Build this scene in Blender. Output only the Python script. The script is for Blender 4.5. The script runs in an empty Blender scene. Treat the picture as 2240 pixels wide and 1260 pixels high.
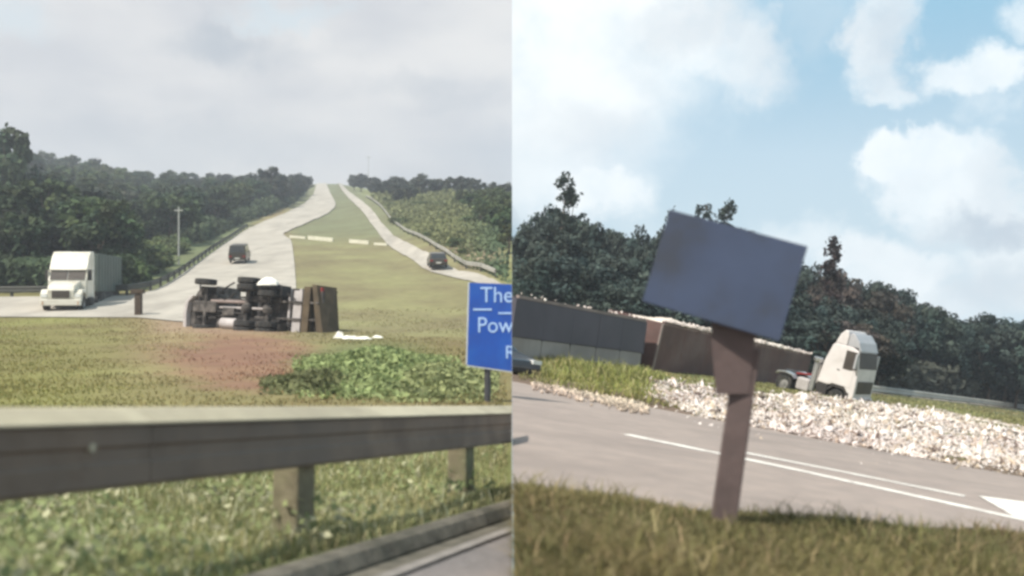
import bpy, bmesh, math, random
import numpy as np
from mathutils import Vector, Matrix

S = bpy.context.scene
COL = S.collection
PI = math.pi
F = 2000.0            # focal length in pixels of the 2240 px wide frame
CZ = 2.0              # camera height in world units

# ------------------------------------------------------------------ camera
cam_d = bpy.data.cameras.new("camera")
cam = bpy.data.objects.new("camera", cam_d)
COL.objects.link(cam)
cam.location = (0, 0, CZ)
cam.rotation_euler = (PI / 2, 0, 0)
cam_d.sensor_width = 36.0
cam_d.lens = 36.0 * F / 2240.0
cam_d.clip_start = 0.05
cam_d.clip_end = 6000
cam_d.dof.use_dof = True
cam_d.dof.focus_distance = 60.0
cam_d.dof.aperture_fstop = 1.0
S.camera = cam

# ------------------------------------------------------------------ render look
S.view_settings.view_transform = 'Standard'
S.view_settings.look = 'None'
S.view_settings.gamma = 1.0
S.view_settings.use_curve_mapping = False
S.view_settings.exposure = 0.8
S.render.engine = 'CYCLES'
S.cycles.filter_width = 3.0
S.cycles.use_denoising = True
S.cycles.max_bounces = 6
S.cycles.volume_bounces = 0
S.cycles.transparent_max_bounces = 6

# ------------------------------------------------------------------ world
TO_SUN = Vector((-0.52, -0.40, 1.0)).normalized()
W = bpy.data.worlds.new("World")
S.world = W
W.use_nodes = True
wn, wl = W.node_tree.nodes, W.node_tree.links
wn.clear()

def wnode(t, **kw):
    n = wn.new(t)
    for k, v in kw.items():
        setattr(n, k, v)
    return n

def wset(sock, v):
    if hasattr(v, 'is_output'):
        wl.new(v, sock)
    else:
        sock.default_value = v

def wmath(op, a, b=None, clamp=False):
    n = wnode('ShaderNodeMath', operation=op, use_clamp=clamp)
    wset(n.inputs[0], a)
    if b is not None:
        wset(n.inputs[1], b)
    return n.outputs[0]

def wvec(op, a, b=None):
    n = wnode('ShaderNodeVectorMath', operation=op)
    wset(n.inputs[0], a)
    if b is not None:
        wset(n.inputs[1], b)
    return n.outputs[1] if op == 'LENGTH' else n.outputs[0]

def wramp(v, a, b, lo=0.0, hi=1.0):
    n = wnode('ShaderNodeMapRange', interpolation_type='SMOOTHSTEP')
    wset(n.inputs[0], v)
    n.inputs[1].default_value, n.inputs[2].default_value = a, b
    n.inputs[3].default_value, n.inputs[4].default_value = lo, hi
    return n.outputs[0]

def wmix(f, a, b):
    n = wnode('ShaderNodeMix', data_type='RGBA')
    wset(n.inputs[0], f)
    wset(n.inputs[6], a)
    wset(n.inputs[7], b)
    return n.outputs[2]

def wnoise(vec, scale, detail=6, rough=0.55):
    n = wnode('ShaderNodeTexNoise')
    wset(n.inputs['Vector'], vec)
    n.inputs['Scale'].default_value = scale
    n.inputs['Detail'].default_value = detail
    n.inputs['Roughness'].default_value = rough
    return n

SKYK = 0.1     # background strength; colours below are divided by it
def sc(r, g, b, k=1.0):
    def lin(c):
        c /= 255.0
        return c / 12.92 if c <= 0.04045 else ((c + 0.055) / 1.055) ** 2.4
    e = k / (SKYK * 2 ** S.view_settings.exposure)
    return (lin(r) * e, lin(g) * e, lin(b) * e, 1.0)

tc = wnode('ShaderNodeTexCoord')
DIR = tc.outputs['Generated']
sky = wnode('ShaderNodeTexSky', sky_type='NISHITA', sun_disc=False)
sky.sun_elevation = math.asin(TO_SUN.z)
sky.sun_rotation = math.atan2(TO_SUN.x, TO_SUN.y)
sky.altitude = 100
sky.air_density = 1.0
sky.dust_density = 1.5
sep = wnode('ShaderNodeSeparateXYZ')
wset(sep.inputs[0], DIR)

# noise-displaced direction for billowy cloud outlines
n1 = wnoise(DIR, 8.0, 8, 0.66)
off = wvec('SUBTRACT', n1.outputs['Color'], (0.5, 0.5, 0.5))
sclv = wnode('ShaderNodeVectorMath', operation='SCALE')
wset(sclv.inputs[0], off)
sclv.inputs['Scale'].default_value = 0.15
DW = wvec('ADD', DIR, sclv.outputs[0])

def pxdir(x, y):
    return Vector(((x - 1120) / F, 1.0, (630 - y) / F)).normalized()

def blob(x, y, rx, ry, k=1.0, soft=0.75):
    soft = soft * 1.25
    c = pxdir(x, y)
    d = wvec('SUBTRACT', DW, tuple(c))
    d = wvec('MULTIPLY', d, (F / rx, F / (0.5 * (rx + ry)), F / ry))
    return wramp(wvec('LENGTH', d), 1.0 - soft * 0.5, 1.0 + soft * 0.5, k, 0.0)

def blobs(items):
    acc = None
    for it in items:
        b = blob(*it)
        acc = b if acc is None else wmath('MAXIMUM', acc, b)
    return acc

# right-hand half of the sky: blue with heaped clouds
cl = blobs([
    (1170, 110, 380, 270, 1.0, 0.6), (1400, 60, 250, 140, 1.0, 0.6), (1620, 100, 100, 90, 0.85, 0.8),
    (1180, 340, 190, 110, 0.9, 0.8), (1290, 430, 130, 80, 1.0, 0.6), (1400, 300, 50, 50, .5, 1.0),
    (1800, 40, 90, 80, 0.35, 1.0), (1925, 110, 60, 90, 0.9, 0.6), (1955, 200, 45, 30, 0.8, 0.9),
    (2105, 155, 75, 50, 0.95, 0.6), (2180, 220, 50, 40, .5, 1.0),
    (2070, 380, 140, 80, 1.0, 0.4), (1945, 345, 60, 50, 1.0, 0.45), (2035, 320, 50, 40, 1.0, 0.45),
    (2140, 450, 120, 80, 1.0, 0.5), (2240, 560, 130, 110, 0.95, 0.7),
    (1940, 570, 150, 65, 0.95, 0.6), (1770, 510, 90, 50, 0.75, 0.8), (2010, 650, 240, 60, 0.9, 0.8),
    (1560, 520, 200, 50, 0.25, 1.2), (2250, 40, 50, 50, 0.6, .8),
])
# more clouds of the same kind over the rest of the sky
n2 = wnoise(DIR, 2.6, 6, 0.6)
away = wramp(sep.outputs['Y'], 0.25, 0.75, 1.0, 0.0)
far_cl = wmath('MULTIPLY', wramp(n2.outputs['Fac'], 0.42, 0.62), away)
cl = wmath('MAXIMUM', cl, far_cl)
n3 = wnoise(DIR, 9.0, 5, 0.6)
cl = wmath('MULTIPLY', cl, wramp(n3.outputs['Fac'], 0.25, 0.62, 0.66, 1.0))
grey = blobs([(2165, 490, 120, 40, 0.95, 1.1), (2180, 620, 110, 60, 0.6, 1.2), (1300, 300, 120, 60, 0.4, 1.2),
              (1950, 120, 60, 70, 0.6, 1.2), (2210, 420, 60, 90, .4, 1.2), (1560, 40, 180, 60, .45, 1.2), (1780, 100, 150, 90, .5, 1.2)])
n4 = wnoise(DIR, 6.0, 5, 0.55)
grey = wmath('MAXIMUM', grey, wramp(n4.outputs['Fac'], 0.5, 0.8, 0.0, 0.5))
cloud_c = wmix(grey, sc(246, 249, 248, 1.22), sc(190, 201, 213))
# pale veil in front of the physical sky
skyf = wnode('ShaderNodeVectorMath', operation='SCALE')
wset(skyf.inputs[0], sky.outputs[0])
skyf.inputs['Scale'].default_value = 0.55
low = wramp(sep.outputs['Z'], -0.05, 0.34, 0.95, 0.55)
blue = wmix(low, skyf.outputs[0], sc(190, 222, 238))
blue = wmix(wramp(sep.outputs['Z'], 0.06, 0.30, 0.0, 0.92), blue, sc(122, 190, 224))
right_sky = wmix(cl, blue, cloud_c)

# left-hand half: a closed grey overcast
mp = wvec('MULTIPLY', DIR, (1.0, 1.0, 2.6))
g1 = wnoise(mp, 2.6, 5, 0.5)
g2 = wnoise(mp, 9.0, 4, 0.5)
gm = wmath('ADD', wmath('MULTIPLY', g1.outputs['Fac'], 0.7), wmath('MULTIPLY', g2.outputs['Fac'], 0.3))
over = wmix(wramp(gm, 0.36, 0.64), sc(203, 205, 210, 1.08), sc(233, 231, 229, 1.08))
dark = blobs([(530, 70, 110, 45, 0.75, 1.3), (620, 100, 90, 30, 0.4, 1.3), (960, 190, 130, 20, 0.3, 1.3), (420, 330, 260, 60, 0.4, 1.4), (1080, 330, 90, 50, .4, 1.3)])
over = wmix(dark, over, sc(176, 186, 198))
gap = blobs([(640, 8, 90, 18, 0.8, 1.2), (20, 20, 60, 40, .7, 1.2)])
over = wmix(gap, over, sc(214, 228, 236))
lowl = wramp(sep.outputs['Z'], 0.02, 0.17, 0.5, 0.0)
over = wmix(lowl, over, sc(220, 222, 220))
side = wmath('GREATER_THAN', sep.outputs['X'], 0.0)
skycol = wmix(side, over, right_sky)
bg = wnode('ShaderNodeBackground')
wset(bg.inputs[0], skycol)
bg.inputs[1].default_value = SKYK
wo = wnode('ShaderNodeOutputWorld')
wl.new(bg.outputs[0], wo.inputs[0])

# ------------------------------------------------------------------ sun
sd = bpy.data.lights.new("sun", 'SUN')
sd.energy = 3.9
sd.angle = math.radians(2.0)
sd.color = (1.0, 0.95, 0.86)
so = bpy.data.objects.new("sun", sd)
COL.objects.link(so)
so.rotation_euler = (-TO_SUN).to_track_quat('-Z', 'Y').to_euler()
so.location = (-30, -10, 60)

# ------------------------------------------------------------------ helpers
rng = np.random.default_rng(7)
random.seed(7)

def P(x, y, D):
    return Vector(((x - 1120) / F * D, D, CZ + (630 - y) / F * D))

def tag(o, label=None, cat=None, group=None, kind=None):
    if label: o['label'] = label
    if cat: o['category'] = cat
    if group: o['group'] = group
    if kind: o['kind'] = kind
    return o

def link(name, data, parent=None, M=None):
    o = bpy.data.objects.new(name, data)
    COL.objects.link(o)
    if parent is not None:
        o.parent = parent
    if M is not None:
        o.matrix_world = M if parent is None else M
    return o

def empty(name, M, label=None, cat=None, group=None):
    o = bpy.data.objects.new(name, None)
    COL.objects.link(o)
    o.matrix_world = M
    o.empty_display_size = 0.3
    return tag(o, label, cat, group)

def np_mesh(name, V, Fc, mat=None, colors=None, smooth=False):
    """V (n,3); Fc (m,k) all k-gons; colors (n,3) point colour attribute 'Col'"""
    me = bpy.data.meshes.new(name)
    V = np.asarray(V, dtype=np.float32)
    Fc = np.asarray(Fc, dtype=np.int32)
    m, k = Fc.shape
    me.vertices.add(len(V))
    me.vertices.foreach_set('co', V.ravel())
    me.loops.add(m * k)
    me.loops.foreach_set('vertex_index', Fc.ravel())
    me.polygons.add(m)
    me.polygons.foreach_set('loop_start', np.arange(0, m * k, k, dtype=np.int32))
    if smooth:
        me.polygons.foreach_set('use_smooth', np.ones(m, dtype=bool))
    if colors is not None:
        at = me.color_attributes.new('Col', 'FLOAT_COLOR', 'POINT')
        c4 = np.ones((len(V), 4), dtype=np.float32)
        c4[:, :3] = colors
        at.data.foreach_set('color', c4.ravel())
    me.update(calc_edges=True)
    if mat: me.materials.append(mat)
    return me

class MB:
    def __init__(self):
        self.v, self.f = [], []
    def add(self, vs, fs):
        n = len(self.v)
        self.v += [tuple(p) for p in vs]
        self.f += [tuple(i + n for i in f) for f in fs]
        return self
    def box(self, x0, x1, y0, y1, z0, z1, M=None):
        vs = [Vector((x, y, z)) for z in (z0, z1) for y in (y0, y1) for x in (x0, x1)]
        if M is not None: vs = [M @ p for p in vs]
        return self.add(vs, [(0, 2, 3, 1), (4, 5, 7, 6), (0, 1, 5, 4), (1, 3, 7, 5), (3, 2, 6, 7), (2, 0, 4, 6)])
    def bar(self, p0, p1, w, h, up=Vector((0, 0, 1))):
        p0, p1 = Vector(p0), Vector(p1)
        d = (p1 - p0).normalized()
        s = d.cross(up)
        if s.length < 1e-4: s = Vector((1, 0, 0))
        s.normalize(); u = s.cross(d)
        vs = [p + s * a * w / 2 + u * b * h / 2 for p in (p0, p1) for a, b in ((-1, -1), (1, -1), (1, 1), (-1, 1))]
        return self.add(vs, [(0, 1, 2, 3), (7, 6, 5, 4), (0, 4, 5, 1), (1, 5, 6, 2), (2, 6, 7, 3), (3, 7, 4, 0)])
    def cyl(self, p0, p1, r0, r1=None, n=14, cap=True):
        r1 = r0 if r1 is None else r1
        p0, p1 = Vector(p0), Vector(p1)
        d = (p1 - p0).normalized()
        s = d.orthogonal().normalized(); u = d.cross(s)
        vs = []
        for p, r in ((p0, r0), (p1, r1)):
            vs += [p + (s * math.cos(2 * PI * i / n) + u * math.sin(2 * PI * i / n)) * r for i in range(n)]
        fs = [(i, (i + 1) % n, n + (i + 1) % n, n + i) for i in range(n)]
        if cap: fs += [tuple(range(n - 1, -1, -1)), tuple(range(n, 2 * n))]
        return self.add(vs, fs)
    def lathe(self, c, axis, prof, n=20):
        """prof: (offset along axis, radius)"""
        c = Vector(c); a = Vector(axis).normalized()
        s = a.orthogonal().normalized(); u = a.cross(s)
        vs = []
        for o, r in prof:
            vs += [c + a * o + (s * math.cos(2 * PI * i / n) + u * math.sin(2 * PI * i / n)) * r for i in range(n)]
        fs = []
        for k in range(len(prof) - 1):
            fs += [(k * n + i, k * n + (i + 1) % n, (k + 1) * n + (i + 1) % n, (k + 1) * n + i) for i in range(n)]
        return self.add(vs, fs)
    def prof(self, pts, x0, x1):
        """polygon in (y,z) pushed from x0 to x1"""
        n = len(pts)
        vs = [(x0, y, z) for y, z in pts] + [(x1, y, z) for y, z in pts]
        fs = [tuple(range(n)), tuple(range(2 * n - 1, n - 1, -1))]
        fs += [(i, n + i, n + (i + 1) % n, (i + 1) % n) for i in range(n)]
        return self.add(vs, fs)
    def sweep(self, rings):
        """rings: list of equal-length point lists"""
        n = len(rings[0]); vs = []; fs = []
        for r in rings: vs += r
        for k in range(len(rings) - 1):
            fs += [(k * n + i, k * n + (i + 1) % n, (k + 1) * n + (i + 1) % n, (k + 1) * n + i) for i in range(n)]
        fs += [tuple(range(n - 1, -1, -1)), tuple(range((len(rings) - 1) * n, len(rings) * n))]
        return self.add(vs, fs)
    def mesh(self, name, mat, bevel=0.0, smooth=False, recalc=True):
        me = bpy.data.meshes.new(name)
        me.from_pydata(self.v, [], self.f)
        bm = bmesh.new(); bm.from_mesh(me)
        if recalc: bmesh.ops.recalc_face_normals(bm, faces=bm.faces)
        if bevel > 0:
            ed = [e for e in bm.edges if len(e.link_faces) == 2 and e.calc_face_angle(0) > 0.5]
            bmesh.ops.bevel(bm, geom=ed, offset=bevel, segments=2, affect='EDGES', profile=0.6, clamp_overlap=True)
        if smooth:
            for f in bm.faces: f.smooth = True
        bm.to_mesh(me); bm.free()
        me.materials.append(mat)
        return me
    def build(self, name, mat, parent=None, bevel=0.0, smooth=False, recalc=True):
        return link(name, self.mesh(name, mat, bevel, smooth, recalc), parent)

def clipx(o, sign, eps=0.004):
    """trim an object's mesh at the plane where the two places meet"""
    bpy.context.view_layer.update()
    Mw = o.matrix_world.copy()
    bm = bmesh.new(); bm.from_mesh(o.data)
    bmesh.ops.transform(bm, matrix=Mw, verts=bm.verts)
    bmesh.ops.bisect_plane(bm, geom=bm.verts[:] + bm.edges[:] + bm.faces[:], plane_co=(sign * eps, 0, 0),
                           plane_no=(-sign, 0, 0), clear_outer=True)
    bmesh.ops.transform(bm, matrix=Mw.inverted(), verts=bm.verts)
    me = o.data.copy() if o.data.users > 1 else o.data
    bm.to_mesh(me); bm.free()
    o.data = me
    return len(me.polygons)

def drop_empty(o, sign):
    """trim and, when nothing is left, delete with its children"""
    try:
        o.name
    except ReferenceError:
        return
    ch = list(o.children)
    if clipx(o, sign) == 0:
        for c in ch:
            bpy.data.objects.remove(c)
        bpy.data.objects.remove(o)

# ------------------------------------------------------------------ materials
def lin(r, g, b):
    def f(c):
        c /= 255.0
        return c / 12.92 if c <= 0.04045 else ((c + 0.055) / 1.055) ** 2.4
    return (f(r), f(g), f(b))

def pm(name, c1, c2=None, scale=4.0, rough=0.7, bump=0.0, metal=0.0, detail=6, spec=0.4, grime=None, grime_scale=1.2, vary=0.0, coat=0.0, stretch=None):
    m = bpy.data.materials.new(name); m.use_nodes = True
    nt = m.node_tree; N, L = nt.nodes, nt.links
    b = N['Principled BSDF']
    b.inputs['Roughness'].default_value = rough
    b.inputs['Metallic'].default_value = metal
    b.inputs['Specular IOR Level'].default_value = spec
    b.inputs['Coat Weight'].default_value = coat
    t = N.new('ShaderNodeTexCoord')
    n = N.new('ShaderNodeTexNoise')
    n.inputs['Scale'].default_value = scale; n.inputs['Detail'].default_value = detail
    n.inputs['Roughness'].default_value = 0.6
    L.new(t.outputs['Object'], n.inputs['Vector'])
    r = N.new('ShaderNodeValToRGB')
    r.color_ramp.elements[0].position = 0.35; r.color_ramp.elements[1].position = 0.65
    c2 = c2 or tuple(c * 0.8 for c in c1)
    r.color_ramp.elements[0].color = (*c2, 1); r.color_ramp.elements[1].color = (*c1, 1)
    L.new(n.outputs['Fac'], r.inputs['Fac'])
    out = r.outputs['Color']
    if grime:
        n2 = N.new('ShaderNodeTexNoise')
        n2.inputs['Scale'].default_value = grime_scale; n2.inputs['Detail'].default_value = 8
        n2.inputs['Roughness'].default_value = 0.65
        if stretch:
            vm = N.new('ShaderNodeVectorMath'); vm.operation = 'MULTIPLY'; vm.inputs[1].default_value = stretch
            L.new(t.outputs['Object'], vm.inputs[0]); L.new(vm.outputs[0], n2.inputs['Vector'])
        else:
            L.new(t.outputs['Object'], n2.inputs['Vector'])
        mr = N.new('ShaderNodeMapRange'); mr.interpolation_type = 'SMOOTHSTEP'
        mr.inputs[1].default_value = 0.45; mr.inputs[2].default_value = 0.7
        mr.inputs[4].default_value = 0.75
        L.new(n2.outputs['Fac'], mr.inputs[0])
        mx = N.new('ShaderNodeMix'); mx.data_type = 'RGBA'
        L.new(mr.outputs[0], mx.inputs[0]); L.new(out, mx.inputs[6])
        mx.inputs[7].default_value = (*grime, 1)
        out = mx.outputs[2]
    if vary:
        oi = N.new('ShaderNodeObjectInfo')
        hs = N.new('ShaderNodeHueSaturation')
        mr = N.new('ShaderNodeMapRange')
        mr.inputs[3].default_value = 1 - vary; mr.inputs[4].default_value = 1 + vary
        L.new(oi.outputs['Random'], mr.inputs[0]); L.new(mr.outputs[0], hs.inputs['Value'])
        L.new(out, hs.inputs['Color']); out = hs.outputs['Color']
    L.new(out, b.inputs['Base Color'])
    if bump:
        bp = N.new('ShaderNodeBump'); bp.inputs['Strength'].default_value = bump
        bp.inputs['Distance'].default_value = 0.05
        L.new(n.outputs['Fac'], bp.inputs['Height']); L.new(bp.outputs[0], b.inputs['Normal'])
    return m

def vcol_mat(name, scale=2.0, amp=0.35, rough=0.9, bump=0.3, scale2=0.15, vary=0.0, transl=0.0, fine=0.0, spec=0.15):
    """base colour from the mesh's own colour attribute, broken up by noise"""
    m = bpy.data.materials.new(name); m.use_nodes = True
    nt = m.node_tree; N, L = nt.nodes, nt.links
    b = N['Principled BSDF']
    b.inputs['Roughness'].default_value = rough
    b.inputs['Specular IOR Level'].default_value = spec
    a = N.new('ShaderNodeAttribute'); a.attribute_name = 'Col'
    out = a.outputs['Color']
    t = N.new('ShaderNodeTexCoord')
    hs = N.new('ShaderNodeHueSaturation')
    if amp:
        n = N.new('ShaderNodeTexNoise'); n.inputs['Scale'].default_value = scale
        n.inputs['Detail'].default_value = 8; n.inputs['Roughness'].default_value = 0.65
        L.new(t.outputs['Object'], n.inputs['Vector'])
        n2 = N.new('ShaderNodeTexNoise'); n2.inputs['Scale'].default_value = scale2
        n2.inputs['Detail'].default_value = 4
        L.new(t.outputs['Object'], n2.inputs['Vector'])
        ad = N.new('ShaderNodeMath'); ad.operation = 'ADD'
        L.new(n.outputs['Fac'], ad.inputs[0]); L.new(n2.outputs['Fac'], ad.inputs[1])
        mr = N.new('ShaderNodeMapRange')
        mr.inputs[1].default_value = 0.6; mr.inputs[2].default_value = 1.4
        mr.inputs[3].default_value = 1 - amp; mr.inputs[4].default_value = 1 + amp
        L.new(ad.outputs[0], mr.inputs[0])
        val = mr.outputs[0]
        L.new(val, hs.inputs['Value'])
        mr2 = N.new('ShaderNodeMapRange')
        mr2.inputs[1].default_value = 0.35; mr2.inputs[2].default_value = 0.65
        mr2.inputs[3].default_value = 0.485; mr2.inputs[4].default_value = 0.515
        L.new(n2.outputs['Fac'], mr2.inputs[0]); L.new(mr2.outputs[0], hs.inputs['Hue'])
        if bump:
            bp = N.new('ShaderNodeBump'); bp.inputs['Strength'].default_value = bump
            bp.inputs['Distance'].default_value = 0.12
            L.new(n.outputs['Fac'], bp.inputs['Height']); L.new(bp.outputs[0], b.inputs['Normal'])
    L.new(out, hs.inputs['Color']); out = hs.outputs['Color']
    if vary:
        oi = N.new('ShaderNodeObjectInfo')
        h2 = N.new('ShaderNodeHueSaturation')
        mr = N.new('ShaderNodeMapRange')
        mr.inputs[3].default_value = 1 - vary; mr.inputs[4].default_value = 1 + vary
        L.new(oi.outputs['Random'], mr.inputs[0]); L.new(mr.outputs[0], h2.inputs['Value'])
        mr = N.new('ShaderNodeMapRange')
        mr.inputs[3].default_value = 0.47; mr.inputs[4].default_value = 0.525
        mu = N.new('ShaderNodeMath'); mu.operation = 'FRACT'
        m7 = N.new('ShaderNodeMath'); m7.operation = 'MULTIPLY'; m7.inputs[1].default_value = 7.31
        L.new(oi.outputs['Random'], m7.inputs[0]); L.new(m7.outputs[0], mu.inputs[0])
        L.new(mu.outputs[0], mr.inputs[0]); L.new(mr.outputs[0], h2.inputs['Hue'])
        L.new(out, h2.inputs['Color']); out = h2.outputs['Color']
    L.new(out, b.inputs['Base Color'])
    if transl:
        tr = N.new('ShaderNodeBsdfTranslucent'); L.new(out, tr.inputs['Color'])
        mx = N.new('ShaderNodeMixShader'); mx.inputs[0].default_value = transl
        L.new(b.outputs[0], mx.inputs[1]); L.new(tr.outputs[0], mx.inputs[2])
        L.new(mx.outputs[0], N['Material Output'].inputs[0])
    return m

M = {}
M['ground'] = vcol_mat('ground_grass_soil', 1.1, 0.34, 0.95, 0.12, 0.16)
M['blade'] = vcol_mat('grass_blades', 1.0, 0.25, 0.8, 0.0, 0.2, transl=0.3)
M['leaf'] = vcol_mat('tree_leaves', 0.3, 0.0, 0.75, 0.0, 0.1, vary=0.28, transl=0.22)
M['bark'] = pm('bark', (.16, .12, .085), (.08, .06, .045), 6, 0.9, 0.4)
M['pale_road'] = pm('sunbleached_road', (.385, .355, .305), (.30, .275, .235), 0.3, 0.9, 0.1, grime=(.235, .215, .185), grime_scale=0.55, stretch=(1.0, .10, 1.0))
M['grey_road'] = pm('worn_asphalt', (.25, .24, .22), (.19, .185, .175), 0.9, 0.9, 0.15, grime=(.28, .26, .23), grime_scale=0.3)
M['near_asphalt'] = pm('near_asphalt', (.17, .155, .15), (.125, .115, .11), 14, 0.85, 0.3, grime=(.2, .175, .165), grime_scale=0.9)
M['right_asphalt'] = pm('right_asphalt', (.30, .245, .212), (.25, .207, .182), 3.0, 0.85, 0.15, grime=(.195, .162, .143), grime_scale=0.8, stretch=(.35, .9, 1.0))
M['road_paint'] = pm('road_paint', (.80, .77, .71), (.72, .67, .61), 2.5, 0.7, 0, grime=(.40, .345, .31), grime_scale=4.5)
M['kerb'] = pm('kerb_concrete', (.15, .135, .105), (.075, .067, .052), 5, 0.9, 0.5, grime=(.05, .048, .034), grime_scale=2.0)
M['pale_concrete'] = pm('pale_concrete', (.42, .39, .31), (.30, .28, .22), 3, 0.9, 0.2)
M['lip'] = pm('gutter_lip', (.24, .22, .20), (.17, .155, .14), 4, 0.9, 0.3, grime=(.13, .12, .11), grime_scale=2.5)
M['kerb_pale'] = pm('whitewashed_concrete', (.66, .64, .52), (.52, .50, .40), 1.2, 0.9, 0.2)
M['galv'] = pm('weathered_beam_face', (.185, .135, .098), (.115, .092, .074), 1.1, 0.75, 0.15, 0.0, grime=(.10, .072, .052), grime_scale=1.7)
M['painted_lit_lip'] = pm('beam_lip_painted_sunlit', (.38, .34, .245), (.29, .26, .19), 1.6, 0.85, 0.2, 0.0, grime=(.45, .41, .30), grime_scale=0.8)  # sunlight on the beam's top lip, painted in as a paler colour
M['galv_far'] = pm('dull_rail_steel', (.075, .075, .062), (.05, .05, .042), 0.6, 0.7, 0, 0.2)
M['galv_pale'] = pm('pale_rail_steel', (.42, .41, .37), (.32, .31, .28), 0.6, 0.6, 0, 0.3)
M['timber'] = pm('weathered_timber', (.20, .175, .11), (.13, .11, .07), 7, 0.9, 0.5, grime=(.12, .13, .06), grime_scale=3)
M['dark_timber'] = pm('dark_timber', (.085, .06, .04), (.05, .035, .025), 6, 0.9, 0.4)
M['white'] = pm('white_cab_paint', (.68, .655, .57), (.61, .58, .50), 1.2, 0.35, 0, grime=(.46, .42, .33), grime_scale=1.0, coat=0.3)
M['white2'] = pm('dusty_white_paint', (.64, .60, .585), (.58, .54, .525), 1.4, 0.5, 0, grime=(.48, .44, .42), grime_scale=1.1, coat=0.1)
M['white3'] = pm('roof_fairing_paint', (.40, .39, .40), (.34, .34, .35), 1.4, 0.45, 0, coat=0.2)
M['box_grey'] = pm('grey_green_container', (.10, .125, .108), (.082, .102, .09), 0.8, 0.6, 0, grime=(.115, .125, .11), grime_scale=0.5)
M['glass'] = pm('dark_glass', (.035, .033, .03), (.025, .025, .024), 2, 0.12, 0, spec=0.6)
M['dust_glass'] = pm('dusty_glass', (.075, .062, .052), (.055, .046, .04), 2, 0.5, 0, spec=0.2)
M['black'] = pm('black_chassis', (.035, .03, .028), (.02, .018, .017), 3, 0.7, 0.1, grime=(.07, .06, .05), grime_scale=2)
M['tyre'] = pm('tyre_rubber', (.03, .029, .028), (.018, .018, .018), 10, 0.85, 0.2, grime=(.075, .065, .055), grime_scale=4)
M['rim'] = pm('wheel_steel', (.35, .34, .33), (.2, .19, .18), 5, 0.5, 0, 0.4)
M['under'] = pm('muddy_underbody', (.085, .075, .068), (.035, .03, .027), 2.2, 0.85, 0.3, grime=(.17, .15, .135), grime_scale=2.2)
M['under_pale'] = pm('pale_crossmember', (.46, .43, .42), (.33, .30, .29), 2, 0.7, 0.1)
M['under_dark'] = pm('dark_tailgate', (.10, .072, .042), (.06, .043, .025), 2, 0.8, 0.1)
M['tank'] = pm('dull_aluminium', (.55, .54, .54), (.4, .4, .4), 3, 0.35, 0, 0.7)
M['chrome'] = pm('bright_metal', (.7, .7, .7), (.6, .6, .6), 3, 0.2, 0, 0.9)
M['trailer_brown'] = pm('brown_trailer_side', (.125, .066, .056), (.088, .052, .046), 0.9, 0.8, 0.05, grime=(.155, .108, .098), grime_scale=0.5)
M['trailer_post'] = pm('dusty_trailer_post', (.26, .205, .185), (.19, .15, .135), 1.6, 0.8, 0)
M['trailer_slate'] = pm('slate_trailer_side', (.088, .080, .098), (.070, .065, .080), 0.8, 0.75, 0.03)
M['trailer_dust'] = pm('dust_caked_skirt', (.29, .265, .245), (.22, .20, .185), 0.7, 0.9, 0.1, grime=(.33, .305, .28), grime_scale=0.5)
M['cargo'] = pm('pale_cargo', (.74, .66, .58), (.42, .35, .29), 3.0, 0.9, 0.6, grime=(.55, .47, .38), grime_scale=6)
M['chunk'] = vcol_mat('spilled_pieces', 3, 0.25, 0.9, 0.0, 0.3)
M['car_dark'] = pm('dark_car_paint', (.045, .038, .026), (.035, .03, .02), 2, 0.35, 0, coat=0.3)
M['car_black'] = pm('black_car_paint', (.022, .023, .027), (.018, .018, .02), 2, 0.3, 0, coat=0.4)
M['lamp_red'] = pm('tail_lamp', (.25, .02, .015), None, 2, 0.3)
M['lamp_clear'] = pm('headlamp_glass', (.75, .75, .72), (.65, .65, .62), 2, 0.15, 0, spec=0.6)
M['amber'] = pm('amber_lamp', (.5, .2, .03), None, 2, 0.3)
M['sign_blue'] = pm('blue_sign_face', (.014, .085, .42), (.022, .075, .34), 2.5, 0.45, 0, grime=(.03, .12, .40), grime_scale=1.2)
M['sign_text'] = pm('pale_sign_lettering', (.42, .58, .86), (.34, .5, .8), 3, 0.5)
M['sign_edge'] = pm('sign_edge_metal', (.55, .58, .6), (.45, .48, .5), 3, 0.5)
M['post_grey'] = pm('dark_steel_post', (.075, .075, .085), (.05, .05, .055), 4, 0.6)
M['board'] = pm('slate_blue_board', (.052, .070, .122), (.040, .053, .090), 1.3, 0.85, 0, grime=(.040, .044, .055), grime_scale=1.6)
M['board_trim'] = pm('board_trim', (.066, .082, .12), (.056, .07, .10), 2, 0.6)
M['post_brown'] = pm('brown_grey_post', (.120, .085, .080), (.088, .064, .060), 5, 0.85, 0.2, grime=(.14, .095, .088), grime_scale=2)
M['pole'] = pm('pale_pole', (.42, .42, .38), (.34, .34, .3), 3, 0.8)
M['white_sheet'] = pm('white_sheet', (.78, .77, .70), (.68, .66, .6), 2, 0.7)

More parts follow.
